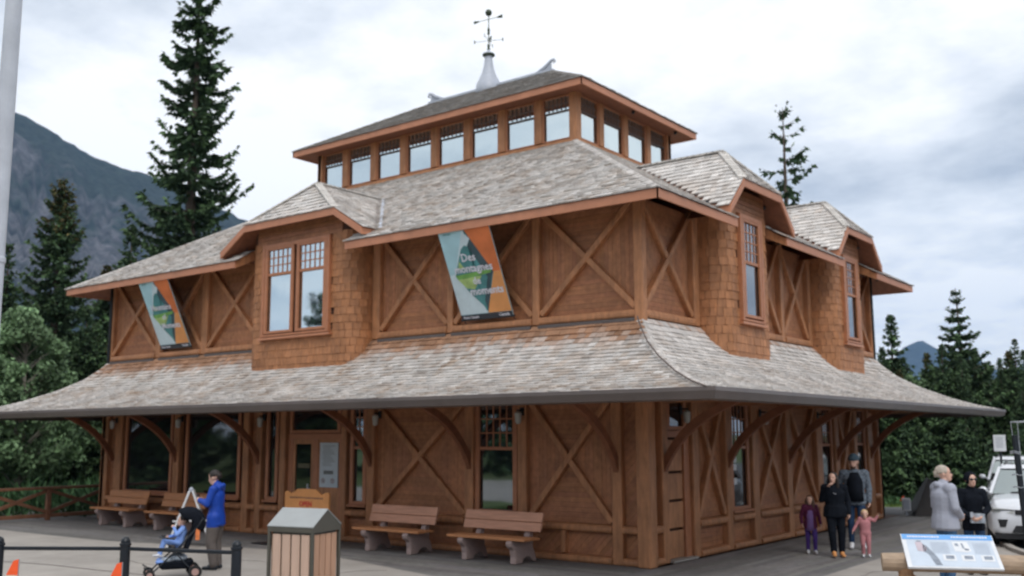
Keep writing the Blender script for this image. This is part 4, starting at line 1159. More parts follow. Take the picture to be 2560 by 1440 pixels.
# woods of spruces that can be told apart on both sides; joined woodland beyond and behind the camera
ORD = 'first second third fourth fifth sixth seventh eighth ninth tenth eleventh twelfth thirteenth fourteenth fifteenth sixteenth seventeenth eighteenth nineteenth twentieth'.split() + ['twenty-' + w for w in 'first second third fourth fifth sixth seventh'.split()]
def wood(spots, meshes, group, lab):
    spots = sorted(spots, key=lambda q: math.atan2(q[0] - 8.68, q[1] + 15.0))
    for i, (x, y, s_) in enumerate(spots):
        plant_tree('spruce_tree', meshes[i % len(meshes)], (x, y, -.6), lab % ORD[i], group=group, scale=s_, rz=i * 1.7)
rw = random.Random(5)
cam2 = (8.68, -15.0)
def polar(az, d): return (cam2[0] - math.sin(R(az)) * d, cam2[1] + math.cos(R(az)) * d)
spots = []
for i in range(26):
    az = 54.5 + 11.5 * (i / 25) + rw.uniform(-.3, .3); d = rw.choice((43, 47, 52, 57)); x, y = polar(az, d)
    spots.append((x, y, rw.uniform(.55, .82) * d / 50))
wood(spots, (C1, C2, C3), 'dark spruces behind the left end of the museum', 'dark spruce behind the poplars, %s in the row counted from the flagpole')
spots = []
for i in range(22):
    az = 9.0 + 9.2 * (i / 21) + rw.uniform(-.3, .3); d = rw.choice((40, 43, 47)); x, y = polar(az, d)
    spots.append((x, y, rw.uniform(.42, .58) * d / 42))
wood(spots, (C1, C3, C2), 'dark spruces behind the right end of the museum', 'dark spruce in the dense row right of the museum, %s from the museum')
spots = []
for i, (az, tz, d) in enumerate(((12.6, 4.35, 72), (12.0, 3.7, 76), (11.5, 3.85, 74), (11.0, 4.0, 75), (10.4, 4.2, 71), (9.8, 3.9, 74), (13.1, 3.6, 75), (14.4, 3.3, 70), (15.2, 3.4, 72), (9.2, 4.4, 73))):
    x, y = polar(az, d); spots.append((x, y, (2.2 + d * math.tan(R(tz)) + .6) / 11))
wood(spots, (C2, C1), 'pointed spruces along the skyline on the right', 'distant pointed spruce on the right skyline, %s counted from the left')
def joined_wood(name, spots, meshes):
    V = []; Fc = []; CO = []; off = 0
    for i, (x, y, s_) in enumerate(spots):
        me = meshes[i % len(meshes)][0]; n = len(me.vertices)
        co = np.empty(n * 3); me.vertices.foreach_get('co', co); co = co.reshape(-1, 3)
        a = i * 2.1; rot = np.array([[math.cos(a), -math.sin(a), 0], [math.sin(a), math.cos(a), 0], [0, 0, 1]])
        V.append(co @ rot.T * s_ + (x, y, -.6)); Fc.append(np.arange(n).reshape(-1, 4) + off); off += n
        cc_ = np.empty(n * 4); me.color_attributes['Col'].data.foreach_get('color', cc_); CO.append(cc_)
    V = np.concatenate(V); Fc = np.concatenate(Fc); CO = np.concatenate(CO)
    me = bpy.data.meshes.new(name); me.vertices.add(len(V)); me.vertices.foreach_set('co', V.ravel())
    me.loops.add(Fc.size); me.loops.foreach_set('vertex_index', Fc.ravel().astype(np.int32))
    me.polygons.add(len(Fc)); me.polygons.foreach_set('loop_start', np.arange(0, Fc.size, 4, dtype=np.int32))
    me.update(calc_edges=True); me.validate()
    me.materials.append(M['needle']); ca = me.color_attributes.new('Col', 'FLOAT_COLOR', 'POINT'); ca.data.foreach_set('color', CO.astype(np.float32))
    o = bpy.data.objects.new(name, me); C.objects.link(o); o['kind'] = 'stuff'; return o
lowC = conifer_mesh('crown', 31, 11, 2.9, 110, dens=.8, z0=.02, spray=.95)
sp = []
for i in range(30): az = 5 + 13.5 * (i + rw.random()) / 30; d = rw.uniform(37, 39.5); sp.append((*polar(az, d), rw.uniform(.16, .30)))
for i in range(60): az = 50 + 22 * rw.random(); d = rw.uniform(62, 84); sp.append((*polar(az, d), rw.uniform(.7, 1.0)))
for i in range(46): az = 4 + 17 * rw.random(); d = rw.uniform(50, 66); sp.append((*polar(az, d), rw.uniform(.40, .55)))
for i in range(40): az = 2 + 18 * rw.random(); d = rw.uniform(80, 110); sp.append((*polar(az, d), rw.uniform(.5, .7)))
joined_wood('woodland', sp, [lowC])
sp = []
for i in range(44): a = R(150 + 190 * (i + rw.random()) / 44); d = rw.uniform(30, 42); sp.append((4 + math.cos(a) * d * 1.3, -12 + math.sin(a) * d, rw.uniform(.7, 1.15)))
for i in range(16): sp.append((38 + rw.uniform(-3, 4), -8 + i * 3.4, rw.uniform(.7, 1.1)))
joined_wood('woodland', sp, [lowC])
# undergrowth and grass tufts
def brush(name, n, fn, h, w, mt, col):
    b = []; cs = []
    for i in range(n):
        x, y, z = fn(); a = rw.uniform(0, 2 * PI); hh = h * rw.uniform(.4, 1.2); ww = w * rw.uniform(.6, 1.3); lx, ly = rw.gauss(0, .4) * hh, rw.gauss(0, .4) * hh
        b += [(x - math.cos(a) * ww, y - math.sin(a) * ww, z), (x + math.cos(a) * ww, y + math.sin(a) * ww, z), (x + lx + math.cos(a) * ww * .6, y + ly, z + hh), (x + lx - math.cos(a) * ww * .6, y + ly, z + hh * .9)]
        g = rw.uniform(.5, 1.5); cs += [(g * col[0], g * col[1], g * col[2])] * 4
    q = MB(); q.v = b; q.f = [(4 * i, 4 * i + 1, 4 * i + 2, 4 * i + 3) for i in range(n)]; q.mi = [0] * n; q.c = cs; q.hasc = True
    return q.build(name, mt, kind='stuff')
brush('undergrowth', 14000, lambda: (*polar(rw.uniform(53, 72), rw.uniform(31, 46)), rw.uniform(-.5, .5) ** 2 * 4 - .5), .40, .06, M['needle'], (.8, 1.0, .75))
brush('undergrowth', 3500, lambda: (*polar(rw.uniform(5, 19), rw.uniform(35, 38)), -.1), .2, .05, M['needle'], (.8, 1.0, .75))
def gpos():
    while True:
        x, y = rw.uniform(-5, .3), rw.uniform(17.5, 30)
        if x < .6 + (17.5 - y) * .05: return x, y, -.06
brush('grass', 9000, gpos, .07, .012, M['blade'], (1, 1, 1))
# clump of grass at the lower left edge
sheet('lawn', [(-13.5, -8.2), (-9.2, -7.0), (-7.6, -7.9), (-8.4, -9.6), (-13.5, -12)], .012, M['grass'])
brush('grass', 2500, lambda: (rw.uniform(-10.5, -8.1), rw.uniform(-9.2, -7.6), .012), .07, .01, M['blade'], (1, 1, 1))

# ------------------------------------------------------------------ hanging banners
def banner(u, lines, label):
    w, zt, zb, yt, yb = 1.27, 6.12, 4.46, -.80, -.03
    e = empty('banner', (u, yb, zb), 0, label, 'banner', 'hanging banners')
    up = Vector((0, yt - yb, zt - zb)); h = up.length; up.normalize(); rt = Vector((1, 0, 0)); nn_ = rt.cross(up)   # faces out and down
    if nn_.y > 0: nn_ = -nn_
    K = Vector((-.04, 0, 0))
    P = lambda a, v, k=0: tuple(K + rt * (a * w) + up * (v * h) + nn_ * (.002 * k))
    def poly(name, pts, mt, k, kind=None):
        b = MB(); b.add([P(a, v, k) for a, v in pts], [tuple(range(len(pts)))]); return b.build(name, mt, e)
    b = MB(); b.hexa([P(0, -.0, -6), P(1, -.0, -6), P(1, 0, 0), P(0, 0, 0)], [P(0, 1, -6), P(1, 1, -6), P(1, 1, 0), P(0, 1, 0)]); cl = b.build('cloth', M['b_sky'], e)
    poly('printed_shape', [(0, .06), (.0, .5), (.12, .52), (.54, .06)], M['b_sky2'], 1)
    poly('printed_shape', [(.48, .995), (.11, .50), (.30, .60), (.58, .84)], M['b_sky2'], 2)
    poly('printed_shape', [(.12, .5), (.54, .06), (.60, .3), (.3, .36)], M['b_sky2'], 2)
    poly('printed_shape', [(.50, .99), (.58, .90), (.50, .84), (.36, .78), (.20, .60), (.12, .50), (.30, .30), (.50, .14), (.54, .07), (.86, .5)], M['b_teal'], 3)
    poly('printed_shape', [(.55, .93), (.86, .5), (.80, .45), (.56, .07), (.55, .2), (.72, .45), (.62, .62), (.50, .80)], M['b_dark'], 4)
    poly('printed_shape', [(.115, .5), (.84, .53), (.80, .49), (.30, .455), (.14, .455)], M['b_green'], 5)
    poly('printed_shape', [(.145, .452), (.62, .47), (.42, .33), (.27, .35)], M['b_lime'], 5)
    poly('printed_shape', [(.20, .56), (.26, .65), (.30, .60), (.36, .56)], M['b_lime'], 5)
    poly('printed_shape', [(.40, .83), (.50, .94), (.58, .88), (.49, .80)], M['b_sky2'], 5)
    poly('printed_shape', [(.50, 1), (1, 1), (1, .5), (.86, .5)], M['b_or1'], 6)
    poly('printed_shape', [(.86, .499), (1, .499), (1, .06), (.55, .06)], M['b_or2'], 6)
    poly('bottom_strip', [(0, 0), (1, 0), (1, .055), (0, .055)], M['charcoal'], 6)
    def tx(s, a, v, size, al='CENTER', mt='text_white'):
        m4 = Matrix((rt, up, nn_)).transposed()
        # local x = right, local y = up; flip so that the text reads from outside
        m4 = m4.to_4x4(); m4.translation = Vector(P(a, v, 9)); text('lettering', s, size, M[mt], e, m4, .001, al)
    for s, a, v, sz in lines: tx(s, a, v, sz)
    tx('Parks Canada', .05, .026, .07, 'LEFT'); tx('Canada', .95, .03, .085, 'RIGHT')
    tx('Parks Canada', .1, .955, .035, 'LEFT', 'b_teal')
    for zz_, a in ((0, 'bottom_bar'), (1, 'top_bar')):
        b = MB(); b.tube([P(-.02, zz_, 0), P(1.02, zz_, 0)], .022, 8); b.build(a, M['black'], e)
    b = MB()
    for q in (.02, .98): p = Vector(P(q, 0, 0)); b.tube([p, p + Vector((.04, .10, -.12))], .008, 5)
    b.build('tie', M['black'], e)
banner(-4.02, [('Des', .46, .68, .22), ('montagnes', .50, .56, .215), ('de', .50, .42, .20), ('moments', .64, .305, .215)], 'teal and orange banner reading Des montagnes, hanging left of the museum corner')
banner(-14.28, [('Mountains', .48, .60, .205), ('of', .48, .46, .19), ('Moments', .62, .33, .205)], 'teal and orange banner under the eave at the far left end')

# ------------------------------------------------------------------ benches
def bench(loc, rz, label, top='bench_wood', front='bench_wood2'):
    e = empty('bench', loc, rz, label, 'bench', 'benches along the museum front')
    Lb = 1.75
    for i in range(2):
        b = MB(); b.box(-Lb / 2, Lb / 2, -.30 + .20 * i, -.12 + .20 * i, .40, .445); b.build('seat_plank', M[front], e, bevel=.01)
    b = MB(); b.box(-Lb / 2, Lb / 2, -.01 + .09, .16, .395, .44); b.build('seat_plank', M[front], e, bevel=.01)
    for i in range(2):
        z0, z1 = (.53, .68) if i == 0 else (.69, .85); y0 = .165 + .05 * i
        b = MB(); b.hexa([(-Lb / 2, y0, z0), (Lb / 2, y0, z0), (Lb / 2, y0 + .045, z0), (-Lb / 2, y0 + .045, z0)],
                         [(-Lb / 2, y0 + .045, z1), (Lb / 2, y0 + .045, z1), (Lb / 2, y0 + .09, z1), (-Lb / 2, y0 + .09, z1)]); b.build('back_plank', M[top], e, bevel=.01)
    for s in (-1, 1):
        x = s * .55
        pr = [(-.20, 0), (.0, 0), (.04, .06), (.12, .10), (.22, .10), (.28, .05), (.34, 0), (.42, 0), (.40, .10), (.33, .24), (.31, .42), (.36, .62), (.33, .66), (.27, .64), (.22, .50), (.17, .39),
              (-.22, .39), (-.29, .40), (-.33, .36), (-.31, .30), (-.22, .24), (-.19, .12)]
        b = MB(); n = len(pr); b.add([(x - .06, y, z) for y, z in pr] + [(x + .06, y, z) for y, z in pr], [tuple(range(n))[::-1], tuple(range(n, 2 * n))] + [(i, (i + 1) % n, n + (i + 1) % n, n + i) for i in range(n)])
        b.build('support', M['pinkstone'], e, bevel=.015)
    return e
bench((-14.75, -.72, .006), 0, 'leftmost bench, in shade under the big left windows', 'bench_wood2')
bench((-12.35, -.72, .006), 0, 'bench mostly hidden behind the white folding sign and stroller', 'bench_wood2')
bench((-5.10, -.80, .006), 0, 'bench under the crossed timbers right of the entrance')
bench((-2.66, -.78, .006), 0, 'bench below the tall sash window nearest the museum corner')

# ------------------------------------------------------------------ rail fence at the left end
fe = empty('rail_fence', (-17.98, 2.64, 0), 0, 'brown wooden rail fence with crossed braces left of the museum', 'fence')
fA, fB = Vector((-17.98, 2.64, 0)), Vector((-18.05, -2.58, 0)); fd = (fB - fA); n_p = 3
for i in range(n_p + 1):
    if i == 0: continue
    p = fd * (i / n_p); b = MB(); b.box(p.x - .06, p.x + .06, p.y - .06, p.y + .06, -.3, .81); b.build('post', M['railwood'], fe, bevel=.015)
sdv = Vector((-fd.y, fd.x, 0)).normalized()
b = MB(); b.beam(Vector((0, 0, .845)), fd + Vector((0, 0, .845)), .20, .07, side=sdv); b.build('top_rail', M['railwood'], fe, bevel=.01)
b = MB(); b.beam(Vector((0, 0, .12)), fd + Vector((0, 0, .12)), .07, .10, side=sdv); b.build('bottom_rail', M['railwood'], fe, bevel=.01)
for i in range(n_p):
    a, c = fd * (i / n_p), fd * ((i + 1) / n_p)
    for z0, z1 in ((.2, .79), (.79, .2)):
        b = MB(); b.beam(a + Vector((0, 0, z0)), c + Vector((0, 0, z1)), .05 if z0 < .5 else .06, .085, side=sdv); b.build('brace', M['railwood'], fe)

# ------------------------------------------------------------------ black post and rail barrier
ps = [Vector((-4.52, -8.62, 0)), Vector((-3.15, -7.69, 0)), Vector((-1.62, -7.14, 0))]
be = empty('rail_barrier', tuple(ps[1]), 0, 'low black metal barrier of domed posts joined by one rail, lower left', 'barrier')
for p in ps:
    q = p - ps[1]; b = MB()
    b.lathe([(.062, 0), (.062, .835), (.072, .84), (.072, .865), (.058, .87), (.056, .90), (.045, .925), (.02, .945), (.001, .95)], tuple(q), 16); o = b.build('post', M['black'], be, smooth=False)
for a, c in ((ps[0], ps[1]), (ps[1], ps[2])):
    d_ = (c - a).normalized() * .06; b = MB(); b.beam(a - ps[1] + d_ + Vector((0, 0, .80)), c - ps[1] - d_ + Vector((0, 0, .80)), .045, .045, side=(0, 0, 1)); b.build('rail', M['black'], be, bevel=.008)
a = ps[0] - ps[1]; b = MB(); b.beam(a + Vector((-.05, -.03, .80)), a + Vector((-1.6, -.9, .80)), .045, .045, side=(0, 0, 1)); b.build('rail', M['black'], be)

# orange marker flags
def pinflag(loc, h, s, lab, rz=0):
    e = empty('marker_flag', loc, rz, lab, 'flag', 'orange marker flags')
    b = MB(); b.tube([(0, 0, 0), (.01, 0, h)], .006, 5); b.build('stake', M['wire'], e)
    b = MB(); b.add([(0, 0, h), (0, 0, h - s), (-s * .8, .02, h - s * 1.0), (-s * .35, .01, h - .1 * s)], [(0, 1, 2, 3)])
    b.add([(0, .004, h), (0, .004, h - s), (-s * .8, .024, h - s * 1.0), (-s * .35, .014, h - .1 * s)], [(3, 2, 1, 0)]); b.build('pennant', M['orange'], e)
pinflag((-3.74, -8.75, 0), .73, .19, 'orange pennant marker flag at the lower left corner', .65)
pinflag((-2.66, -8.03, 0), .70, .18, 'orange pennant marker flag against the middle black post', .65)
pinflag((-.62, 16.4, -.05), .42, .16, 'small orange flag on the grass beyond the museum right end', .3)

# ------------------------------------------------------------------ litter bin
bi = empty('litter_bin', (-1.72, -6.10, 0), 0, 'square litter bin with beige slats and a gabled grey roof', 'bin')
cA, cB, cC = Vector((-1.69, -6.60, 0)), Vector((-1.22, -6.52, 0)), Vector((-1.62, -5.56, 0))
ang = math.atan2(cB.y - cA.y, cB.x - cA.x) + .06
bi.scale = (.95, .95, 1.0); bi.location = (-1.68, -6.02, 0); bi.rotation_euler = (0, 0, ang + .0)
hw, hd, hb = .355, .31, .98
b = MB(); b.box(-hw + .03, hw - .03, -hd + .03, hd - .03, 0, hb); b.build('body', M['binroof'], bi)
for s in (-1, 1):
    for i in range(4):
        w = (2 * hw - .08) / 4; x0 = -hw + .04 + i * w; wy = (2 * hd - .08) / 4; y0_ = -hd + .04 + i * wy
        b = MB(); b.box(x0 + .014, x0 + w - .014, min(s * hd, s * (hd - .03)), max(s * hd, s * (hd - .03)), .06, hb - .03); b.build('slat', M['binslat'], bi, bevel=.006)
        b = MB(); b.box(min(s * hw, s * (hw - .03)), max(s * hw, s * (hw - .03)), y0_ + .012, y0_ + wy - .012, .06, hb - .03); b.build('slat', M['binslat2'], bi, bevel=.006)
for sx_ in (-1, 1):
    for sy_ in (-1, 1):
        b = MB(); b.box(sx_ * hw - .02, sx_ * hw + .02, sy_ * hd - .02, sy_ * hd + .02, 0, hb); b.build('corner_post', M['binroof'], bi, bevel=.005)
ov = .02; zr_ = 1.25
b = MB()     # gable ends face +x / -x; the slopes face -y and +y
b.add([(-hw - ov, -hd - ov, hb), (hw + ov, -hd - ov, hb), (hw + ov, hd + ov, hb), (-hw - ov, hd + ov, hb), (-hw - ov, -hd - ov, hb + .06), (hw + ov, -hd - ov, hb + .06), (hw + ov, hd + ov, hb + .06), (-hw - ov, hd + ov, hb + .06),
       (-hw - ov, 0, zr_), (hw + ov, 0, zr_)], [(3, 2, 1, 0), (0, 1, 5, 4), (2, 3, 7, 6), (1, 2, 6, 9, 5), (3, 0, 4, 8, 7)], 0)
ro = b.build('roof', M['binroof'], bi)
for s in (-1, 1):
    b = MB(); b.hexa([(-hw - ov - .004, s * (hd + ov + .004), hb + .064), (hw + ov + .004, s * (hd + ov + .004), hb + .064), (hw + ov + .004, 0, zr_ + .004), (-hw - ov - .004, 0, zr_ + .004)],
                     [(-hw - ov - .004, s * (hd + ov + .004), hb + .076), (hw + ov + .004, s * (hd + ov + .004), hb + .076), (hw + ov + .004, 0, zr_ + .016), (-hw - ov - .004, 0, zr_ + .016)]); b.build('roof_sheet', M['binroofw'], ro)

# ------------------------------------------------------------------ orange OPEN board
se = empty('open_sign', (-7.09, -1.30, 0), 0, 'orange wooden board with scalloped top and red word OPEN by the entrance', 'sign')
prof = [(-.66, .30), (.66, .30), (.66, 1.07), (.62, 1.10), (.54, 1.09), (.46, 1.05), (.38, 1.08), (.28, 1.145), (.0, 1.155), (-.28, 1.145), (-.38, 1.08), (-.46, 1.05), (-.54, 1.09), (-.62, 1.10), (-.66, 1.07)]
b = MB(); b.hexa([(x_, 0, z_) for x_, z_ in prof], [(x_, .045, z_) for x_, z_ in prof]); b.build('board', M['orangewood'], se, bevel=.006)
mt4 = lambda x_, y_, z_: Matrix(((1, 0, 0, x_), (0, 0, -1, y_), (0, 1, 0, z_), (0, 0, 0, 1)))
text('lettering', 'OPEN', .145, M['red'], se, mt4(-.02, -.003, .85), .003)
b = MB(); xx = -.50
while xx < .48:
    w = rw.uniform(.03, .07); b.box(xx, xx + w, -.003, 0, .955 + rw.uniform(0, .01), .992); xx += w + .018
b.build('small_lettering', M['text_grey'], se)
for s in (-1, 1):
    b = MB(); b.box(s * .55 - .04, s * .55 + .04, -.02, .06, .006, .30); b.box(s * .55 - .04, s * .55 + .04, -.25, .28, .006, .05); b.build('foot', M['orangewood'], se)

# ------------------------------------------------------------------ white folding sign seen edge on
ae = empty('folding_sign', (-9.15, -2.55, 0), R(53), 'white folding sandwich board standing open beside the man in blue', 'sign')
for s in (-1, 1):
    b = MB(); hx = .42
    b.hexa([(s * hx - .02, -.30, .02), (s * hx + .02, -.30, .02), (s * hx + .02, .30, .02), (s * hx - .02, .30, .02)], [(s * .03 - .025, -.30, 1.12), (s * .03 + .02, -.30, 1.12), (s * .03 + .02, .30, 1.12), (s * .03 - .025, .30, 1.12)])
    b.build('sign_leaf', M['white'], ae, bevel=.01)
b = MB(); b.box(-.33, .33, -.315, -.303, .52, .55); b.build('spreader', M['white'], ae)
b = MB(); b.box(.12, .20, -.33, -.318, .16, .44); b.build('orange_tag', mat('orange tag', (.75, .22, .07), .6), ae)
b = MB(); b.lathe([(.03, 0), (.05, .05), (.02, .09)], (0, -.2, 1.1), 8); b.build('hinge', M['lead'], ae)

# ------------------------------------------------------------------ flagpole
fp = MB(); fp.lathe([(.085, 0), (.080, 3.75), (.088, 3.76), (.088, 3.80), (.078, 3.81), (.072, 6.5), (.058, 10.5), (.05, 11), (.06, 11.05), (.03, 11.15)], (0, 0, 0), 20)
o = fp.build('flagpole', M['flagpole'], None, smooth=False); o.location = (-.40, -10.83, 0); tag(o, 'tall white flagpole cut by the left edge of the photo', 'flagpole')

# ------------------------------------------------------------------ interpretive panel on its log stand
ie = empty('information_panel', (5.40, -2.40, 0), 0, 'slanted museum information panel with blue header set on a log stand', 'information panel')
a, c = Vector((4.85, -2.30, 1.0)), Vector((5.767, -1.901, 1.0)); rt = (c - a).normalized(); dn = Vector((.350, -.805, -.479)).normalized()
wP, hP = (c - a).length * 1.0, .65
tl = a - Vector(ie.location); nrm = rt.cross(-dn).normalized() * 1.0
if nrm.z < 0: nrm = -nrm
dn = (dn - rt * dn.dot(rt)); dn.normalize()
E_q = lambda u, v, k=0: tuple(tl + rt * (u * wP) + dn * (v * hP) + nrm * (.002 * k))
b = MB(); b.hexa([E_q(-.01, -.01, -12), E_q(1.01, -.01, -12), E_q(1.01, 1.01, -12), E_q(-.01, 1.01, -12)], [E_q(-.01, -.01, 0), E_q(1.01, -.01, 0), E_q(1.01, 1.01, 0), E_q(-.01, 1.01, 0)]); b.build('panel', M['white'], ie)
def pq(nm, u0, u1, v0, v1, mt, k=1, pts=None):
    b = MB(); q = pts or [(u0, v0), (u1, v0), (u1, v1), (u0, v1)]; b.add([E_q(u, v, k) for u, v in q], [tuple(range(len(q)))]); b.build(nm, M[mt], ie)
pq('printed_face', .04, .97, .0, .97, 'panelprint'); pq('blue_header', .0, 1.0, .0, .16, 'panelblue', 2)
pq('printed_photo', 0, 0, 0, 0, 'white', 2, [(.54, .22), (.71, .21), (.73, .50), (.68, .54), (.55, .51)])
pq('printed_figure', 0, 0, 0, 0, 'printgrey', 3, [(.565, .27), (.60, .27), (.61, .36), (.57, .35)]); pq('printed_figure', 0, 0, 0, 0, 'printgrey', 3, [(.635, .26), (.655, .26), (.665, .44), (.64, .42)])
pq('printed_figure', 0, 0, 0, 0, 'printgrey', 3, [(.66, .42), (.71, .44), (.70, .49), (.66, .48)])
for u in (.40, .60, .81): pq('printed_photo', u, u + .14, .62, .80, 'white', 2); pq('printed_figure', u + .03, u + .12, .65, .75, 'printgrey', 3)
pq('printed_figure', 0, 0, 0, 0, 'printpink', 2, [(.13, .25), (.20, .24), (.25, .45), (.22, .55), (.14, .52)])
pq('printed_figure', 0, 0, 0, 0, 'printgrey', 3, [(.15, .20), (.20, .20), (.20, .24), (.15, .24)]); pq('printed_figure', 0, 0, 0, 0, 'printgrey', 2, [(.21, .30), (.25, .36), (.34, .70), (.37, .94), (.30, .94), (.25, .62), (.20, .52)])
b = MB()
for u0, u1 in ((.06, .40), (.55, .93)):
    u = u0
    while u < u1:
        w = rw.uniform(.015, .03); b.add([E_q(u, .055, 3), E_q(u + w, .055, 3), E_q(u + w, .105, 3), E_q(u, .105, 3)], [(0, 1, 2, 3)]); u += w + .008
b.build('header_lettering', M['text_white'], ie)
b = MB()
for v in np.arange(.24, .58, .028):
    b.add([E_q(.30, v, 2), E_q(.50 - .03 * rw.random(), v, 2), E_q(.50, v + .008, 2), E_q(.30, v + .008, 2)], [(0, 1, 2, 3)]); b.add([E_q(.76, v, 2), E_q(.94 - .03 * rw.random(), v, 2), E_q(.94, v + .008, 2), E_q(.76, v + .008, 2)], [(0, 1, 2, 3)])
b.build('body_lettering', mat('pale print', (.42, .47, .55), .5, .02, bump=0), ie)
io = Vector(ie.location)
lb = [Vector((4.72, -2.665, .70)) - io, Vector((6.55, -1.87, .70)) - io]
b = MB(); b.tube([lb[0], lb[0].lerp(lb[1], .3) + Vector((0, 0, .01)), lb[1]], [.105, .112, .108], 14); b.build('log_beam', M['logtop'], ie, smooth=False)
for t in (.13, .80):
    p = lb[0].lerp(lb[1], t); b = MB(); b.tube([p + Vector((0, 0, -.05)), p + Vector((.01, 0, -.72))], [.085, .10], 12); b.build('log_leg', M['log'], ie)
pA, pB = lb[0].lerp(lb[1], .13), lb[0].lerp(lb[1], .80); mid = lb[0].lerp(lb[1], .46)
b = MB(); b.tube([pA + Vector((0, -.05, -.12)), mid + Vector((0, -.05, -.48))], .04, 8); b.tube([pB + Vector((0, -.05, -.12)), mid + Vector((0, -.05, -.48))], .04, 8); b.build('log_brace', M['log'], ie)
b = MB(); b.beam(Vector(E_q(.12, .5, -14)), Vector(E_q(.12, .5, -14)) + Vector((0, .05, -.12)), .06, .06); b.beam(Vector(E_q(.88, .5, -14)), Vector(E_q(.88, .5, -14)) + Vector((0, .05, -.12)), .06, .06); b.build('bracket', M['log'], ie)

# ------------------------------------------------------------------ parking sign, wire guard, steel wedge, small box
o_ = empty('road_sign', (2.55, 14.4, 0), 0, 'white rectangular sign on a thin black post behind the cars', 'sign')
b = MB(); b.tube([(0, 0, -.05), (0, 0, 2.12)], .028, 8); b.build('post', M['black'], o_)
sv = Vector((.79, .61, 0)); b = MB(); b.beam(Vector((0, -.04, 1.74)), Vector((0, -.04, 2.17)), .33, .012, side=sv); pt = b.build('sign_plate', M['white'], o_, bevel=.004)
b = MB()
for k in range(6): b.beam(Vector((0, -.052, 2.10 - .05 * k)) - sv * (.11 - .01 * (k % 3)), Vector((0, -.052, 2.10 - .05 * k)) + sv * (.11 - .02 * (k % 2)), .010, .004, side=(0, 0, 1))
b.build('printed_lines', M['printgrey'], pt)
g_ = empty('lamp_post', (6.06, -1.24, 0), 0, 'black post in a cage of thin galvanised wire at the right edge', 'post')
b = MB(); b.tube([(0, 0, 0), (-.035, -.02, 1.3), (-.07, -.04, 2.18)], .036, 10); b.build('post', M['black'], g_)
b = MB(); top = [(-.10, -.06, 2.345), (.08, -.02, 2.355), (.10, .14, 2.345), (-.06, .12, 2.34)]
for i in range(4):
    x_, y_, z_ = top[i]; b.tube([(x_, y_, z_), (x_ * .75, y_ * .75, 1.9), (x_ * .45, y_ * .45, 1.2)], .005, 4); b.tube([top[i], top[(i + 1) % 4]], .006, 4)
for z in (1.98, 1.96, 1.70, 1.55):
    b.tube([(-.075 + .06 * math.cos(t), -.04 + .06 * math.sin(t), z + .01 * math.sin(3 * t)) for t in [PI * 2 * i / 8 for i in range(9)]], .005, 4)
b.build('wire_cage', M['wire'], g_)
w_ = MB(); q0 = Vector((.36, 13.75, 0)); ax = Vector((.79, .61, 0)); bx = Vector((-.61, .79, 0))
w_.hexa([(-.05, -.25, 0), (1.25, -.25, 0), (1.25, .5, 0), (-.05, .5, 0)], [(.50, .0, 1.0), (.72, .0, .92), (.72, .2, .92), (.50, .2, 1.0)])
o = w_.build('steel_wedge', M['steel'], None, bevel=.01); o.location = q0; o.rotation_euler = (0, 0, math.atan2(.61, .79)); tag(o, 'dark steel wedge-shaped monument left of the grey hoodie man', 'monument')
ub = empty('utility_box', (.22, 13.7, 0), R(20), 'small pale grey utility box on the ground at the far right corner', 'box')
b = MB(); b.box(-.11, .11, -.1, .1, .12, .46); b.build('cabinet', M['white'], ub, bevel=.015); b = MB(); b.box(-.03, .03, -.03, .03, -.05, .12); b.build('stub', M['lead'], ub)
b = MB(); b.box(-.08, .08, -.108, -.10, .16, .42); b.build('lid', M['lead'], ub)
# dark mat before the entrance
b = MB(); b.box(-.6, .6, -.45, .45, 0, .014); o = b.build('door_mat', M['black'], None); o.location = (-8.0, -1.0, .006); tag(o, 'dark flat mat on the deck in front of the entrance', 'mat')

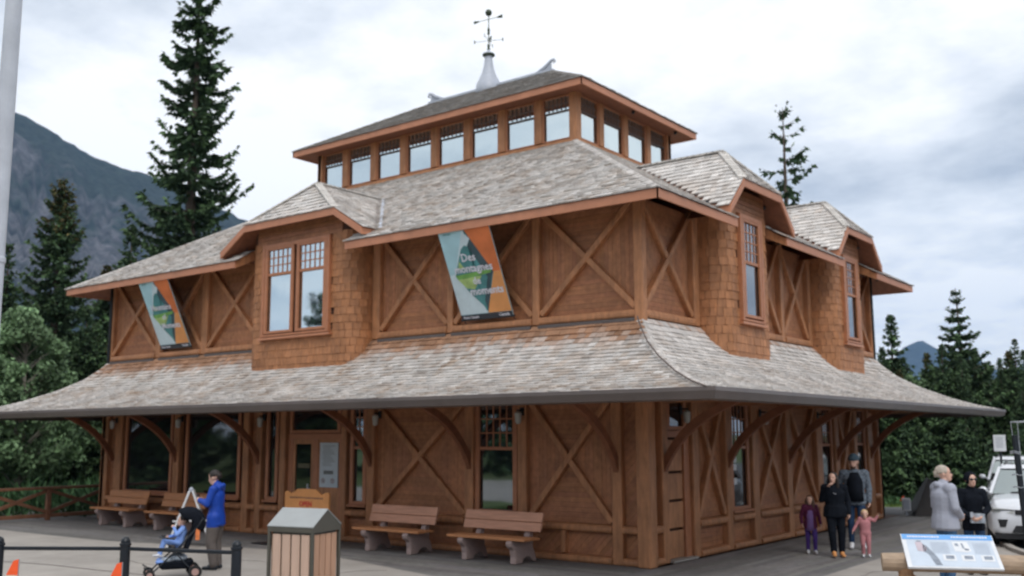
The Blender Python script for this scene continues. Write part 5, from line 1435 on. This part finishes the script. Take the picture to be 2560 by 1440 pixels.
# ------------------------------------------------------------------ cars
def car(loc, rz, label, lights=True):
    e = empty('parked_car', loc, rz, label, 'car', 'white cars parked beyond the museum')
    # x: across, y: along, front at y = 0 facing -y
    st = [ # y, half width, bottom z, hood/shoulder z
        (0.00, .74, .34, .78), (.06, .84, .27, .86), (.22, .91, .24, .95), (.55, .945, .24, 1.00), (1.1, .95, .24, 1.05), (1.45, .95, .24, 1.08), (2.4, .95, .24, 1.10), (3.4, .95, .24, 1.12), (4.2, .93, .26, 1.12), (4.5, .86, .32, 1.08), (4.58, .8, .4, .95)]
    vs = []; fs = []; ns = len(st)
    for y_, w, zb, zt in st:
        h = zt - zb
        ring = [(-w * .90, zb), (-w, zb + .22 * h), (-w, zb + .52 * h), (-w * .975, zb + .80 * h), (-w * .86, zt - .02), (-w * .5, zt + .012), (0, zt + .025)]
        ring = ring + [(-x_, z_) for x_, z_ in reversed(ring[:-1])]
        vs += [(x_, y_, z_) for x_, z_ in ring]
    k = 13
    for i in range(ns - 1):
        for j in range(k): fs.append((i * k + j, (i + 1) * k + j, (i + 1) * k + (j + 1) % k, i * k + (j + 1) % k))
    fs += [tuple(range(k)), tuple((ns - 1) * k + j for j in range(k))[::-1]]
    b = MB(); b.add(vs, fs); body = b.build('body', M['carpaint'], e, smooth=True)
    mdf = body.modifiers.new('edge', 'BEVEL'); mdf.width = .02; mdf.segments = 2; mdf.limit_method = 'ANGLE'; mdf.angle_limit = R(35)
    # cabin: glass volume with white roof and pillars
    cb = [(1.22, .86, 1.07), (1.95, .70, 1.62), (2.4, .72, 1.665), (3.4, .72, 1.66), (4.0, .70, 1.62), (4.42, .82, 1.10)]
    b = MB(); b.hexa([(-.87, 1.20, 1.06), (.87, 1.20, 1.06), (.87, 4.44, 1.10), (-.87, 4.44, 1.10)], [(-.69, 2.0, 1.60), (.69, 2.0, 1.60), (.69, 4.05, 1.60), (-.69, 4.05, 1.60)]); b.build('windows', M['carglass'], e)
    b = MB(); b.hexa([(-.715, 1.93, 1.585), (.715, 1.93, 1.585), (.715, 4.12, 1.585), (-.715, 4.12, 1.585)], [(-.62, 2.1, 1.675), (.62, 2.1, 1.675), (.62, 3.95, 1.675), (-.62, 3.95, 1.675)]); b.build('roof', M['carpaint'], e, bevel=.03)
    b = MB()
    for s in (-1, 1):
        for q0_, q1_, w0_, w1_ in (((s * .875, 1.17, 1.06), (s * .70, 1.98, 1.61), .055, .04), ((s * .875, 2.72, 1.08), (s * .71, 2.66, 1.60), .04, .06), ((s * .875, 3.5, 1.1), (s * .71, 3.45, 1.6), .04, .08), ((s * .86, 4.40, 1.1), (s * .70, 4.08, 1.6), .05, .10)):
            b = MB(); b.beam(q0_, q1_, w0_, w1_, side=(1, 0, 0)); b.build('pillar', M['carpaint'], e)
    b = MB()
    for s in (-1, 1): b.tube([(s * .60, 2.1, 1.70), (s * .60, 3.9, 1.70)], .018, 6)
    b.build('roof_rail', M['plastic'], e)
    b = MB(); b.box(-.42, .42, -.022, .05, .70, .80); b.box(-.80, .80, -.012, .10, .785, .80); b.build('grille', M['plastic'], e, bevel=.01)
    for s in (-1, 1):
        b = MB(); b.hexa([(s * .44, -.015, .72), (s * .80, .02, .745), (s * .88, .20, .76), (s * .5, .1, .72)], [(s * .44, .0, .80), (s * .80, .045, .83), (s * .90, .24, .845), (s * .5, .1, .80)]); b.build('headlight', M['lampglass'], e)
        b = MB(); b.hexa([(s * .60, -.015, .44), (s * .70, -.012, .44), (s * .70, .1, .44), (s * .60, .1, .44)], [(s * .55, -.015, .60), (s * .73, -.012, .60), (s * .73, .12, .60), (s * .55, .1, .60)]); b.build('side_intake', M['plastic'], e, bevel=.006)
        b = MB(); b.tube([(s * .88, 1.35, 1.08), (s * .98, 1.32, 1.12)], .02, 6); b.ball((s * 1.02, 1.33, 1.14), .085, 10, sc=(1.0, .6, .75)); b.build('mirror', M['carpaint'], e, smooth=True)
    b = MB(); b.hexa([(-.50, -.02, .33), (.50, -.02, .33), (.50, .1, .33), (-.50, .1, .33)], [(-.42, -.012, .48), (.42, -.012, .48), (.42, .1, .48), (-.42, .1, .48)]); b.build('lower_intake', M['plastic'], e, bevel=.01)
    b = MB(); b.box(-.80, .80, .02, 4.5, .20, .32); b.build('underbody', M['plastic'], e)
    b = MB(); b.box(-.26, .26, -.035, -.02, .50, .63); b.build('number_plate', M['white'], e)
    for s in (-1, 1):
        for y_ in (.85, 3.65):
            b = MB(); b.tube([(s * .72, y_, .35), (s * .955, y_, .35)], .35, 24); wl = b.build('wheel', M['rubber'], e, bevel=.02)
            b = MB(); b.tube([(s * .95, y_, .35), (s * .962, y_, .35)], .22, 16)
            b.build('rim', M['rim'], wl)
            b = MB(); b.tube([(s * .70, y_, .36), (s * .953, y_, .36)], .41, 24); b.build('wheel_arch', M['plastic'], e)
    b = MB(); b.beam((-.5, 1.22, 1.09), (.1, 1.32, 1.13), .02, .02); b.beam((0, 1.22, 1.09), (.6, 1.34, 1.14), .02, .02); b.build('wiper', M['plastic'], e)
    return e
cr = car((4.75, 6.75, -.01), R(-4), 'white sport utility car at the right edge, front towards us')
cr.rotation_euler = (0, 0, R(10))
c2_ = copy_tree(cr); cr.scale = (1, 1, .93); c2_.scale = (1, 1, .95); c2_.location = (3.35, 13.2, -.01); c2_.rotation_euler = (0, 0, R(12)); c2_['label'] = 'pale car behind the white sport utility car, its windscreen showing'
c3_ = copy_tree(cr); c3_.location = (3.35, 19.5, -.03); c3_.rotation_euler = (0, 0, R(8)); c3_['label'] = 'farthest parked car, a pale sliver under the white sign'

# ------------------------------------------------------------------ people
def person(name, loc, rz, H, label, J=None, top='blue', legs='jeans', shoe='black', skin='skin', hair='hair_dk', bulk=1.0, legbulk=1.0, hs=1.14, hairlen=0, cat='person', female=False, hood=None,
           sleeve=True, glasses=False, beanie=None, hip=1.0, vox=.011, beard=False, hem=None, long=0.0, sleeve_mt=None, head_yaw=0, head_pitch=0, under=None):
    k = H / 1.75
    D = dict(pel=(0, 0, .95), wst=(0, .0, 1.10), chs=(0, .01, 1.30), nck=(0, 0, 1.47), hd=(0, .03, 1.625),
             shL=(-.175, 0, 1.42), elL=(-.235, -.03, 1.14), wrL=(-.25, .06, .90), shR=(.175, 0, 1.42), elR=(.235, -.03, 1.14), wrR=(.25, .06, .90),
             hpL=(-.09, 0, .92), knL=(-.10, .03, .50), anL=(-.10, -.02, .085), toL=(-.12, .16, .035), hpR=(.09, 0, .92), knR=(.10, .03, .50), anR=(.10, -.02, .085), toR=(.12, .16, .035))
    D.update(J or {})
    D = {a: Vector(v) for a, v in D.items()}
    segs = []      # a, b, (wa, da), (wb, db), tag
    def add(a, b, wa, wb, tag_, da=None, db=None, side=None): segs.append((Vector(a), Vector(b), wa, wb, da or wa, db or wb, tag_, side))
    B = bulk
    up = (D['chs'] - D['pel']).normalized(); HEM = -1
    sdv_ = (D['shR'] - D['shL']).normalized()
    add(D['pel'] - up * .03, D['wst'], .165 * B * hip, .150 * B, 'top', .125 * B * hip, .115 * B, sdv_)
    add(D['wst'], D['chs'], .150 * B, .175 * B, 'top', .115 * B, .125 * B, sdv_)
    add(D['chs'], D['chs'].lerp(D['nck'], .62), .175 * B, .12 * B, 'top', .125 * B, .085 * B, sdv_)
    if long or hem: add(D['pel'] + up * .02, D['pel'] - up * (.06 + long), .168 * B * hip, (.172 + .12 * long) * B * hip, 'top', .13 * B * hip, (.135 + .1 * long) * B * hip, sdv_); HEM = len(segs) - 1
    else: add(D['pel'] - up * .02, D['pel'] - up * .09, .155 * B * hip, .14 * hip * B, 'legs', .12 * B * hip, .11 * B * hip, sdv_)
    add(D['chs'].lerp(D['nck'], .55) - sdv_ * .04, D['shL'], .085, .067 * B, 'top'); add(D['chs'].lerp(D['nck'], .55) + sdv_ * .04, D['shR'], .085, .067 * B, 'top')
    hd = D['hd']; nk = D['nck']
    add(nk - Vector((0, 0, .05)), hd - Vector((0, .005, .06)), .060, .055, 'skin')
    tg = 'top' if sleeve else 'skin'; th = 1.18 * (B ** .5) if sleeve else .95
    for s in 'LR':
        add(D['sh' + s], D['el' + s], .058 * th, .047 * th, tg); add(D['el' + s], D['wr' + s], .048 * th, .037 * th, tg)
        LG = legbulk
        add(D['hp' + s], D['kn' + s], .092 * LG, .068 * LG, 'legs'); add(D['kn' + s], D['an' + s] + Vector((0, 0, .03)), .066 * LG, .052 * LG, 'legs')
        t_, a_ = D['to' + s], D['an' + s]; fw = (t_ - a_); fw.z = 0; fw.normalize()
        add(a_ - fw * .05 - Vector((0, 0, .035)), t_ + Vector((0, 0, .005)), .044, .040, 'shoe', .042, .032, Vector((-fw.y, fw.x, 0)))
        add(a_ + Vector((0, 0, .03)), a_ + fw * .05 - Vector((0, 0, .02)), .045, .045, 'shoe')
        # hand
        w_, e_ = D['wr' + s], D['el' + s]; hd_ = (w_ - e_).normalized(); sg = -1 if s == 'L' else 1
        inn = Vector((-sg, 0.2, 0)); inn = (inn - hd_ * inn.dot(hd_)).normalized(); lat = hd_.cross(inn).normalized()
        add(w_, w_ + hd_ * .085, .032, .040, 'skin', .024, .020, lat)
        for f in range(4):
            o_f = lat * (.028 - .019 * f); L_f = (.070, .080, .074, .058)[f]; p0 = w_ + hd_ * .08 + o_f; p1 = p0 + (hd_ * .8 + inn * .35).normalized() * L_f * .55; p2 = p1 + (hd_ * .45 + inn * .9).normalized() * L_f * .5
            add(p0, p1, .0115, .0105, 'skin'); add(p1, p2, .0105, .009, 'skin')
        p0 = w_ + hd_ * .03 + lat * .028; p1 = p0 + (hd_ * .6 + lat * .7 + inn * .3).normalized() * .045; add(p0, p1, .014, .012, 'skin'); add(p1, p1 + (hd_ * .9 + inn * .3).normalized() * .03, .012, .010, 'skin')
    ry = Matrix.Rotation(R(head_yaw), 3, 'Z') @ Matrix.Rotation(R(head_pitch), 3, 'X')
    hp = lambda x_, y_, z_: hd + ry @ Vector((x_ * hs, y_ * hs, z_ * hs))
    hx = ry @ Vector((1, 0, 0))
    add(hp(0, -.025, .035), hp(0, .012, .035), .076 * hs, .070 * hs, 'skin', .082 * hs, .078 * hs, hx)
    add(hp(0, .015, .03), hp(0, .045, -.055), .068 * hs, .042 * hs, 'skin', .07 * hs, .045 * hs, hx)
    add(hp(0, .080, .012), hp(0, .093, -.014), .009 * hs, .014 * hs, 'skin')
    for s in (-1, 1): add(hp(s * .074, -.005, .018), hp(s * .078, -.012, -.018), .014 * hs, .010 * hs, 'skin')
    if hood:
        add(nk + Vector((0, -.05, -.02)), nk + Vector((0, -.10, .01)), .095, .075, 'top', .06, .05, sdv_); add(nk + Vector((0, .0, -.02)), nk + Vector((0, 0, .02)), .085, .078, 'top')
    b = MB(); n = 14
    for si_, (a, c, wa, wb, da, db, tg_, side) in enumerate(segs):
        cf_ = .22 if si_ == HEM else 1.0
        ax_ = (c - a); l = max(1e-5, ax_.length); ax_ /= l
        sv_ = side.copy() if side is not None else (Vector((1, 0, 0)) if abs(ax_.x) < .8 else Vector((0, 1, 0)))
        sv_ = (sv_ - ax_ * sv_.dot(ax_)); sv_.normalize(); tv_ = ax_.cross(sv_)
        vs = []; rings = []
        for t in (-80, -50, -20, 0): rings.append((a + ax_ * (min(wa, da) * math.sin(R(t))), math.cos(R(t)) * wa, math.cos(R(t)) * da))
        for t in (0, 20, 50, 80): rings.append((c + ax_ * (cf_ * min(wb, db) * math.sin(R(t))), math.cos(R(t)) * wb, math.cos(R(t)) * db))
        for p, w, d in rings:
            for q in range(n): an = 2 * PI * q / n; vs.append((p + sv_ * (w * math.cos(an)) + tv_ * (d * math.sin(an))) * k)
        m_ = len(rings); fs = [(i * n + q, i * n + (q + 1) % n, (i + 1) * n + (q + 1) % n, (i + 1) * n + q) for i in range(m_ - 1) for q in range(n)]
        fs += [tuple(range(n))[::-1], tuple((m_ - 1) * n + q for q in range(n))]; b.add(vs, fs)
    me = bpy.data.meshes.new('body'); me.from_pydata(b.v, [], b.f)
    bmm = bmesh.new(); bmm.from_mesh(me); bmesh.ops.recalc_face_normals(bmm, faces=bmm.faces); bmm.to_mesh(me); bmm.free()
    tmp = bpy.data.objects.new('tmp', me); C.objects.link(tmp)
    rm = tmp.modifiers.new('r', 'REMESH'); rm.mode = 'VOXEL'; rm.voxel_size = vox * k
    sm = tmp.modifiers.new('s', 'SMOOTH'); sm.iterations = 3; sm.factor = .5
    dg = bpy.context.evaluated_depsgraph_get(); me2 = bpy.data.meshes.new_from_object(tmp.evaluated_get(dg)); bpy.data.objects.remove(tmp)
    me2.name = 'body'; me2.materials.clear()
    order = ['skin', 'top', 'legs', 'shoe']
    for mm_ in (skin, top, legs, shoe): me2.materials.append(M[mm_])
    nf = len(me2.polygons); cen = np.empty(nf * 3); me2.polygons.foreach_get('center', cen); cen = cen.reshape(-1, 3) / k
    best = np.full(nf, 1e9); idx = np.zeros(nf, np.int32)
    for a, c, wa, wb, da, db, tg_, side in segs:
        A = np.array(a); Bv = np.array(c) - A; t = np.clip(((cen - A) @ Bv) / max(1e-9, Bv @ Bv), 0, 1)
        d = np.linalg.norm(cen - (A + t[:, None] * Bv), axis=1) / ((wa + da) / 2 + ((wb + db) / 2 - (wa + da) / 2) * t)
        if tg_ == 'skin': d = d * 1.04
        if tg_ == 'legs' and (hem or long): d = np.where(cen[:, 2] > D['pel'].z - .06 - long - .035, d * 3, d)
        if tg_ == 'top' and (hem or long) and wa > .12: d = np.where(cen[:, 2] < D['pel'].z - .06 - long - .035, d * 3, d)
        up_ = d < best; best[up_] = d[up_]; idx[up_] = order.index(tg_)
    me2.polygons.foreach_set('material_index', idx); me2.polygons.foreach_set('use_smooth', [True] * nf); me2.update()
    e = empty('person', loc, rz, label, cat)
    o = bpy.data.objects.new('body', me2); C.objects.link(o); o.parent = e
    def part(nm, mt, fn, smooth=True):
        q = MB(); fn(q); q.v = [tuple(Vector(v) * k) for v in q.v]; return q.build(nm, M[mt], e, smooth=smooth)
    def dome(q, c, rx, ry_, rz_, z0=-.2, n=16, m_=8, front=1.0):
        vs = []; fs = []
        for i in range(m_ + 1):
            ph = math.asin(max(-1, z0)) + (PI / 2 - math.asin(max(-1, z0))) * i / m_
            for j in range(n): an = 2 * PI * j / n; w = math.cos(ph); vs.append(c(rx * w * math.cos(an), ry_ * w * math.sin(an), rz_ * math.sin(ph)))
        for i in range(m_):
            for j in range(n): fs.append((i * n + j, i * n + (j + 1) % n, (i + 1) * n + (j + 1) % n, (i + 1) * n + j))
        fs.append(tuple(range(n))[::-1]); q.add(vs, fs)
    if hair and not (hood == 'up'):
        def fh(q):
            dome(q, lambda x_, y_, z_: hp(x_, y_ - .022, z_ + .040), .083, .094, .088, -.25 if hairlen == 0 else -.5)
            if hairlen == 0: q.tube([hp(0, -.07, .05), hp(0, -.075, -.03)], [.060 * hs, .050 * hs], 12)
            if hairlen > 0:
                q.tube([hp(0, -.055, .04), hp(0, -.075, -.06), hp(0, -.07, -.06 - hairlen * .6), hp(0, -.06, -.06 - hairlen)], [.080 * hs, .078 * hs, .07 * hs, .035 * hs], 12)
                for s in (-1, 1): q.tube([hp(s * .062, .0, .05), hp(s * .078, -.005, -.03), hp(s * .08, .0, -.06 - hairlen * .55), hp(s * .075, .02, -.05 - hairlen * .9)], [.030 * hs, .034 * hs, .036 * hs, .014 * hs], 8)
        part('hair', hair, fh)
    if hood == 'up':
        def fhood(q):
            dome(q, lambda x_, y_, z_: hp(x_, y_ - .03, z_ + .035), .098, .104, .105, -.85)
        part('hood', top, fhood)
    if beanie: part('beanie', beanie, lambda q: dome(q, lambda x_, y_, z_: hp(x_, y_ - .018, z_ + .055), .090, .102, .098, -.15))
    def face(q):
        for s in (-1, 1): q.ball(tuple(hp(s * .030, .083, .022)), .0085 * hs, 8)
    part('eyes', 'eye', face)
    part('mouth', 'lip', lambda q: q.tube([hp(-.020, .083, -.043), hp(0, .091, -.045), hp(.020, .083, -.043)], [.003, .0055, .003], 6))
    if glasses:
        def fg(q):
            for s in (-1, 1): q.ball(tuple(hp(s * .032, .088, .020)), .024 * hs, 10, sc=(1.1, .35, .8)); q.tube([hp(s * .055, .08, .024), hp(s * .078, -.01, .02)], .003, 4)
            q.tube([hp(-.01, .098, .024), hp(.01, .098, .024)], .003, 4)
        part('sunglasses', 'black', fg)
    if beard: part('beard', 'hair_br', lambda q: q.ball(tuple(hp(0, .045, -.062)), .050 * hs, 10, sc=(.95, .85, .8)))
    return e, D, k, part

def face_to(dx, dy): return math.atan2(-dx, dy)
# man in the blue jacket, facing image-left, hands raised before him
e, D, k, part = person('person', (-5.73, -4.44, .006), face_to(-.86, -.51), 1.63, 'person in a bright blue jacket and taupe trousers, hands raised beside the folding sign',
    dict(elL=(-.22, .08, 1.16), wrL=(-.09, .28, 1.22), elR=(.22, .06, 1.16), wrR=(.07, .27, 1.20), hd=(0, .06, 1.61), toL=(-.13, .15, .035), knL=(-.11, .04, .5)),
    top='blue', legs='taupe', shoe='black', hair='hair_dk', bulk=1.12, legbulk=1.42, hem=True, long=.10, head_pitch=-18, hood=True)
part('phone', 'black', lambda q: q.box(-.035, .045, .355, .37, 1.20, 1.33))
# family walking towards the camera
cd = lambda x_, y_: face_to(8.7 - x_, -15 - y_)
e, D, k, part = person('person', (1.43, 3.59, .0), cd(1.43, 3.59) + .15, 1.06, 'small girl in plum cardigan and purple leggings walking beside the wall',
    dict(wst=(0, 0, 1.06), hd=(0, .02, 1.60), elL=(-.27, -.02, 1.12), elR=(.27, -.02, 1.12), wrL=(-.29, .08, .92), wrR=(.27, .10, .92), knL=(-.1, .12, .5), anL=(-.1, .10, .085), toL=(-.11, .27, .05)),
    top='plum', legs='purple', shoe='sole', hair='hair_br', hairlen=.20, hs=1.32, bulk=1.18, legbulk=1.12, hem=True, long=.10, vox=.013, head_yaw=-15)
part('dress', 'lilac', lambda q: q.tube([(.02, .085, .70), (.02, .075, 1.05), (.01, .05, 1.28), (0, .02, 1.40)], [.125, .105, .12, .07], 12))
e, D, k, part = person('person', (1.99, 3.37, .0), cd(1.99, 3.37) + .1, 1.53, 'woman dressed in black with long dark hair, hand lifted to her face',
    dict(elR=(.26, .02, 1.16), wrR=(.14, .20, 1.42), elL=(-.27, -.04, 1.14), wrL=(-.27, .03, .90), hd=(.02, .04, 1.60), knL=(-.11, .02, .5), knR=(.09, .12, .52), anR=(.07, .10, .10), toR=(.07, .28, .05), shL=(-.19, 0, 1.41), shR=(.19, 0, 1.41)),
    top='blacktex', legs='blacktex', shoe='orangewood', hair='hair_dk', hairlen=.24, bulk=1.28, legbulk=1.25, hip=1.08, hem=True, long=.06, head_yaw=-20)
part('printed_logo', 'text_white', lambda q: q.tube([(-.02, .178, 1.30), (0, .182, 1.285), (.03, .178, 1.32)], .005, 4))
e, D, k, part = person('person', (1.86, 4.86, .0), cd(1.86, 4.86) + .05, 1.78, 'tall man in grey beanie and open plaid shirt holding a toddler by the hand',
    dict(elL=(-.26, -.02, 1.14), wrL=(-.25, .04, .90), elR=(.30, -.10, 1.16), wrR=(.24, .0, .92), knL=(-.1, .10, .5), anL=(-.1, .06, .09), toL=(-.12, .24, .05), shL=(-.20, 0, 1.42), shR=(.20, 0, 1.42)),
    top='plaid', legs='jeansdk', shoe='sole', hair=None, beanie='beanie', bulk=1.18, beard=True, hem=True, long=.04, head_yaw=-18, head_pitch=-8)
part('t_shirt', 'blacktex', lambda q: q.tube([(0, .055, .90), (0, .062, 1.10), (0, .058, 1.30), (0, .035, 1.43)], [.160, .152, .155, .09], 14))
part('pink_bag', 'pink', lambda q: q.ball((.23, .06, .80), .05, 8))
person('person', (2.42, 3.67, .0), cd(2.42, 3.67) + .1, .83, 'blond toddler in dusty pink overalls, arms held out from her sides',
    dict(wst=(0, 0, 1.02), hd=(0, .02, 1.58), nck=(0, 0, 1.42), chs=(0, .01, 1.26), elL=(-.36, .0, 1.36), wrL=(-.46, .04, 1.52), elR=(.33, 0, 1.16), wrR=(.44, .06, .98), knR=(.11, .08, .48), toR=(.13, .24, .04), hpL=(-.10, 0, .9), hpR=(.10, 0, .9)),
    top='pink', legs='pink', shoe='sole', skin='skin', hair='hair_blond', hs=1.62, bulk=1.28, legbulk=1.25, vox=.015)
# man in the grey hoodie, back to us, looking right
person('person', (4.55, .85, .006), face_to(.75, .75), 1.72, 'grey haired man in a grey hooded sweatshirt seen from behind, by the cars',
    dict(elL=(-.25, .0, 1.15), wrL=(-.14, .18, 1.02), elR=(.26, .02, 1.15), wrR=(.13, .18, 1.02), shL=(-.20, 0, 1.42), shR=(.20, 0, 1.42), chs=(0, .0, 1.30)),
    top='hoodie', legs='jeans', shoe='sole', hair='hair_grey', bulk=1.36, legbulk=1.15, hood=True, hem=True, long=.05, head_yaw=-30, head_pitch=4)
e, D, k, part = person('person', (4.58, 2.38, .006), cd(4.62, 3.0) + .25, 1.57, 'woman in black hooded jacket and sunglasses beside the grey haired man',
    dict(elL=(-.25, .05, 1.14), wrL=(-.10, .22, 1.02), elR=(.25, .04, 1.14), wrR=(.10, .22, 1.00)),
    top='blacktex', legs='jeansdk', shoe='black', hair='hair_dk', hairlen=.1, bulk=1.08, legbulk=1.05, hood='up', hem=True, long=.10, glasses=True, head_yaw=12)
part('grey_bag', 'greycloth', lambda q: q.box(-.13, .10, .18, .27, .90, 1.06), False)
part('phone', 'lead', lambda q: q.box(.07, .12, .30, .31, 1.0, 1.09), False)

# ------------------------------------------------------------------ stroller with a small child
SX, SY, srz = -5.42, -5.42, face_to(-.50, -.86)
e = empty('stroller', (SX, SY, .006), srz, 'black folding stroller with round hood carrying a small child', 'stroller'); e.scale = (.93, .93, .93)
b = MB()
for s in (-1, 1):
    x_ = s * .22
    b.tube([(x_, .38, .10), (x_, .05, .42), (x_, -.28, .78), (x_ * .9, -.42, .98)], .014, 6); b.tube([(x_, -.30, .10), (x_, .02, .45), (x_, .12, .55)], .013, 6); b.tube([(x_, .38, .14), (x_, .50, .22)], .012, 6)
b.tube([(-.2, -.42, .98), (.2, -.42, .98)], .016, 8); b.tube([(-.22, .38, .14), (.22, .38, .14)], .012, 6); b.tube([(-.22, -.28, .12), (.22, -.28, .12)], .012, 6)
b.build('frame', M['black'], e)
for x_, y_ in ((-.24, .40), (.24, .40), (-.26, -.32), (.26, -.32)):
    r_w = .085 if y_ > 0 else .11
    b = MB(); b.tube([(x_ - .022, y_, r_w), (x_ + .022, y_, r_w)], r_w, 18); w_o = b.build('wheel', M['rubber'], e, bevel=.01)
    b = MB(); b.tube([(x_ - .026, y_, r_w), (x_ + .026, y_, r_w)], r_w * .55, 12); b.build('hub', mat('pinkish hub', (.4, .25, .22), .5), w_o)
b = MB(); b.hexa([(-.19, -.16, .42), (.19, -.16, .42), (.19, .18, .45), (-.19, .18, .45)], [(-.19, -.16, .47), (.19, -.16, .47), (.19, .20, .49), (-.19, .20, .49)])
b.hexa([(-.19, -.20, .46), (.19, -.20, .46), (.19, -.14, .46), (-.19, -.14, .46)], [(-.18, -.36, .92), (.18, -.36, .92), (.18, -.30, .93), (-.18, -.30, .93)]); b.build('seat', M['blacktex'], e, bevel=.015)
b = MB(); vs = []; fs = []; nu, nv = 12, 10
for i in range(nu + 1):
    for j in range(nv + 1):
        a_, t_ = R(-84 + 168 * i / nu), R(215 - 165 * j / nv)
        vs.append((.235 * math.sin(a_), -.20 + .29 * math.cos(a_) ** .6 * math.cos(t_), .90 + .28 * math.cos(a_) ** .6 * math.sin(t_)))
for i in range(nu):
    for j in range(nv): fs.append((i * (nv + 1) + j, (i + 1) * (nv + 1) + j, (i + 1) * (nv + 1) + j + 1, i * (nv + 1) + j + 1))
b.add(vs, fs); cn = b.build('canopy', M['blacktex'], e, smooth=True); sl_ = cn.modifiers.new('t', 'SOLIDIFY'); sl_.thickness = .012
b = MB(); b.box(-.19, .19, -.24, .22, .16, .20); b.hexa([(-.2, -.25, .18), (.2, -.25, .18), (.2, .24, .18), (-.2, .24, .18)], [(-.23, -.30, .30), (.23, -.30, .30), (.23, .28, .28), (-.23, .28, .28)]); b.build('basket', M['blacktex'], e, bevel=.02)
b = MB(); b.ball((.03, -.05, .33), .14, 10, sc=(1.2, 1.2, .55)); b.ball((-.08, .12, .31), .10, 10, sc=(1.1, 1.2, .5)); b.build('blanket', M['greycloth'], e, smooth=True)
b = MB(); b.ball((.1, .16, .30), .09, 10, sc=(1.2, 1.5, .4)); b.ball((-.1, .22, .28), .08, 10, sc=(1.2, 1.2, .5)); b.build('blue_cloth', M['lightblue'], e, smooth=True)
b = MB(); b.tube([(-.2, .02, .66), (-.18, .20, .68), (0, .25, .68), (.18, .20, .68), (.2, .02, .66)], .018, 8); b.build('bumper_bar', M['black'], e)
kk = .80 / 1.75
person('person', (SX + .02, SY, .15), srz, .92, 'small dark haired child in pale blue sitting in the stroller, hand at mouth',
    dict(pel=(0, -.10, .78), wst=(0, -.14, .92), chs=(0, -.18, 1.08), nck=(0, -.20, 1.22), hd=(0, -.16, 1.38), shL=(-.15, -.18, 1.18), shR=(.15, -.18, 1.18), elL=(-.22, .0, 1.0), wrL=(-.06, .08, 1.20), elR=(.24, -.02, .96), wrR=(.20, .18, .92),
         hpL=(-.09, -.06, .76), hpR=(.09, -.06, .76), knL=(-.15, .34, .82), knR=(.15, .34, .80), anL=(-.15, .44, .44), anR=(.15, .46, .40), toL=(-.15, .60, .42), toR=(.15, .62, .38)),
    top='lightblue', legs='lightblue', shoe='sole', hair='hair_dk', hs=1.5, bulk=1.05, legbulk=1.05, vox=.014, skin='skin')

# ------------------------------------------------------------------ air
hz = MB(); hz.box(-10000, 10000, -9000, 11500, -62.5, 1420)
hm = bpy.data.materials.new('air'); hm.use_nodes = True; t = hm.node_tree; t.nodes.clear()
vo = t.nodes.new('ShaderNodeVolumePrincipled'); vo.inputs['Color'].default_value = (0.36, 0.60, 1.0, 1); vo.inputs['Density'].default_value = 0.000062; vo.inputs['Anisotropy'].default_value = 0.0
oo = t.nodes.new('ShaderNodeOutputMaterial'); t.links.new(vo.outputs[0], oo.inputs['Volume'])
o = hz.build('haze', hm); o['kind'] = 'stuff'
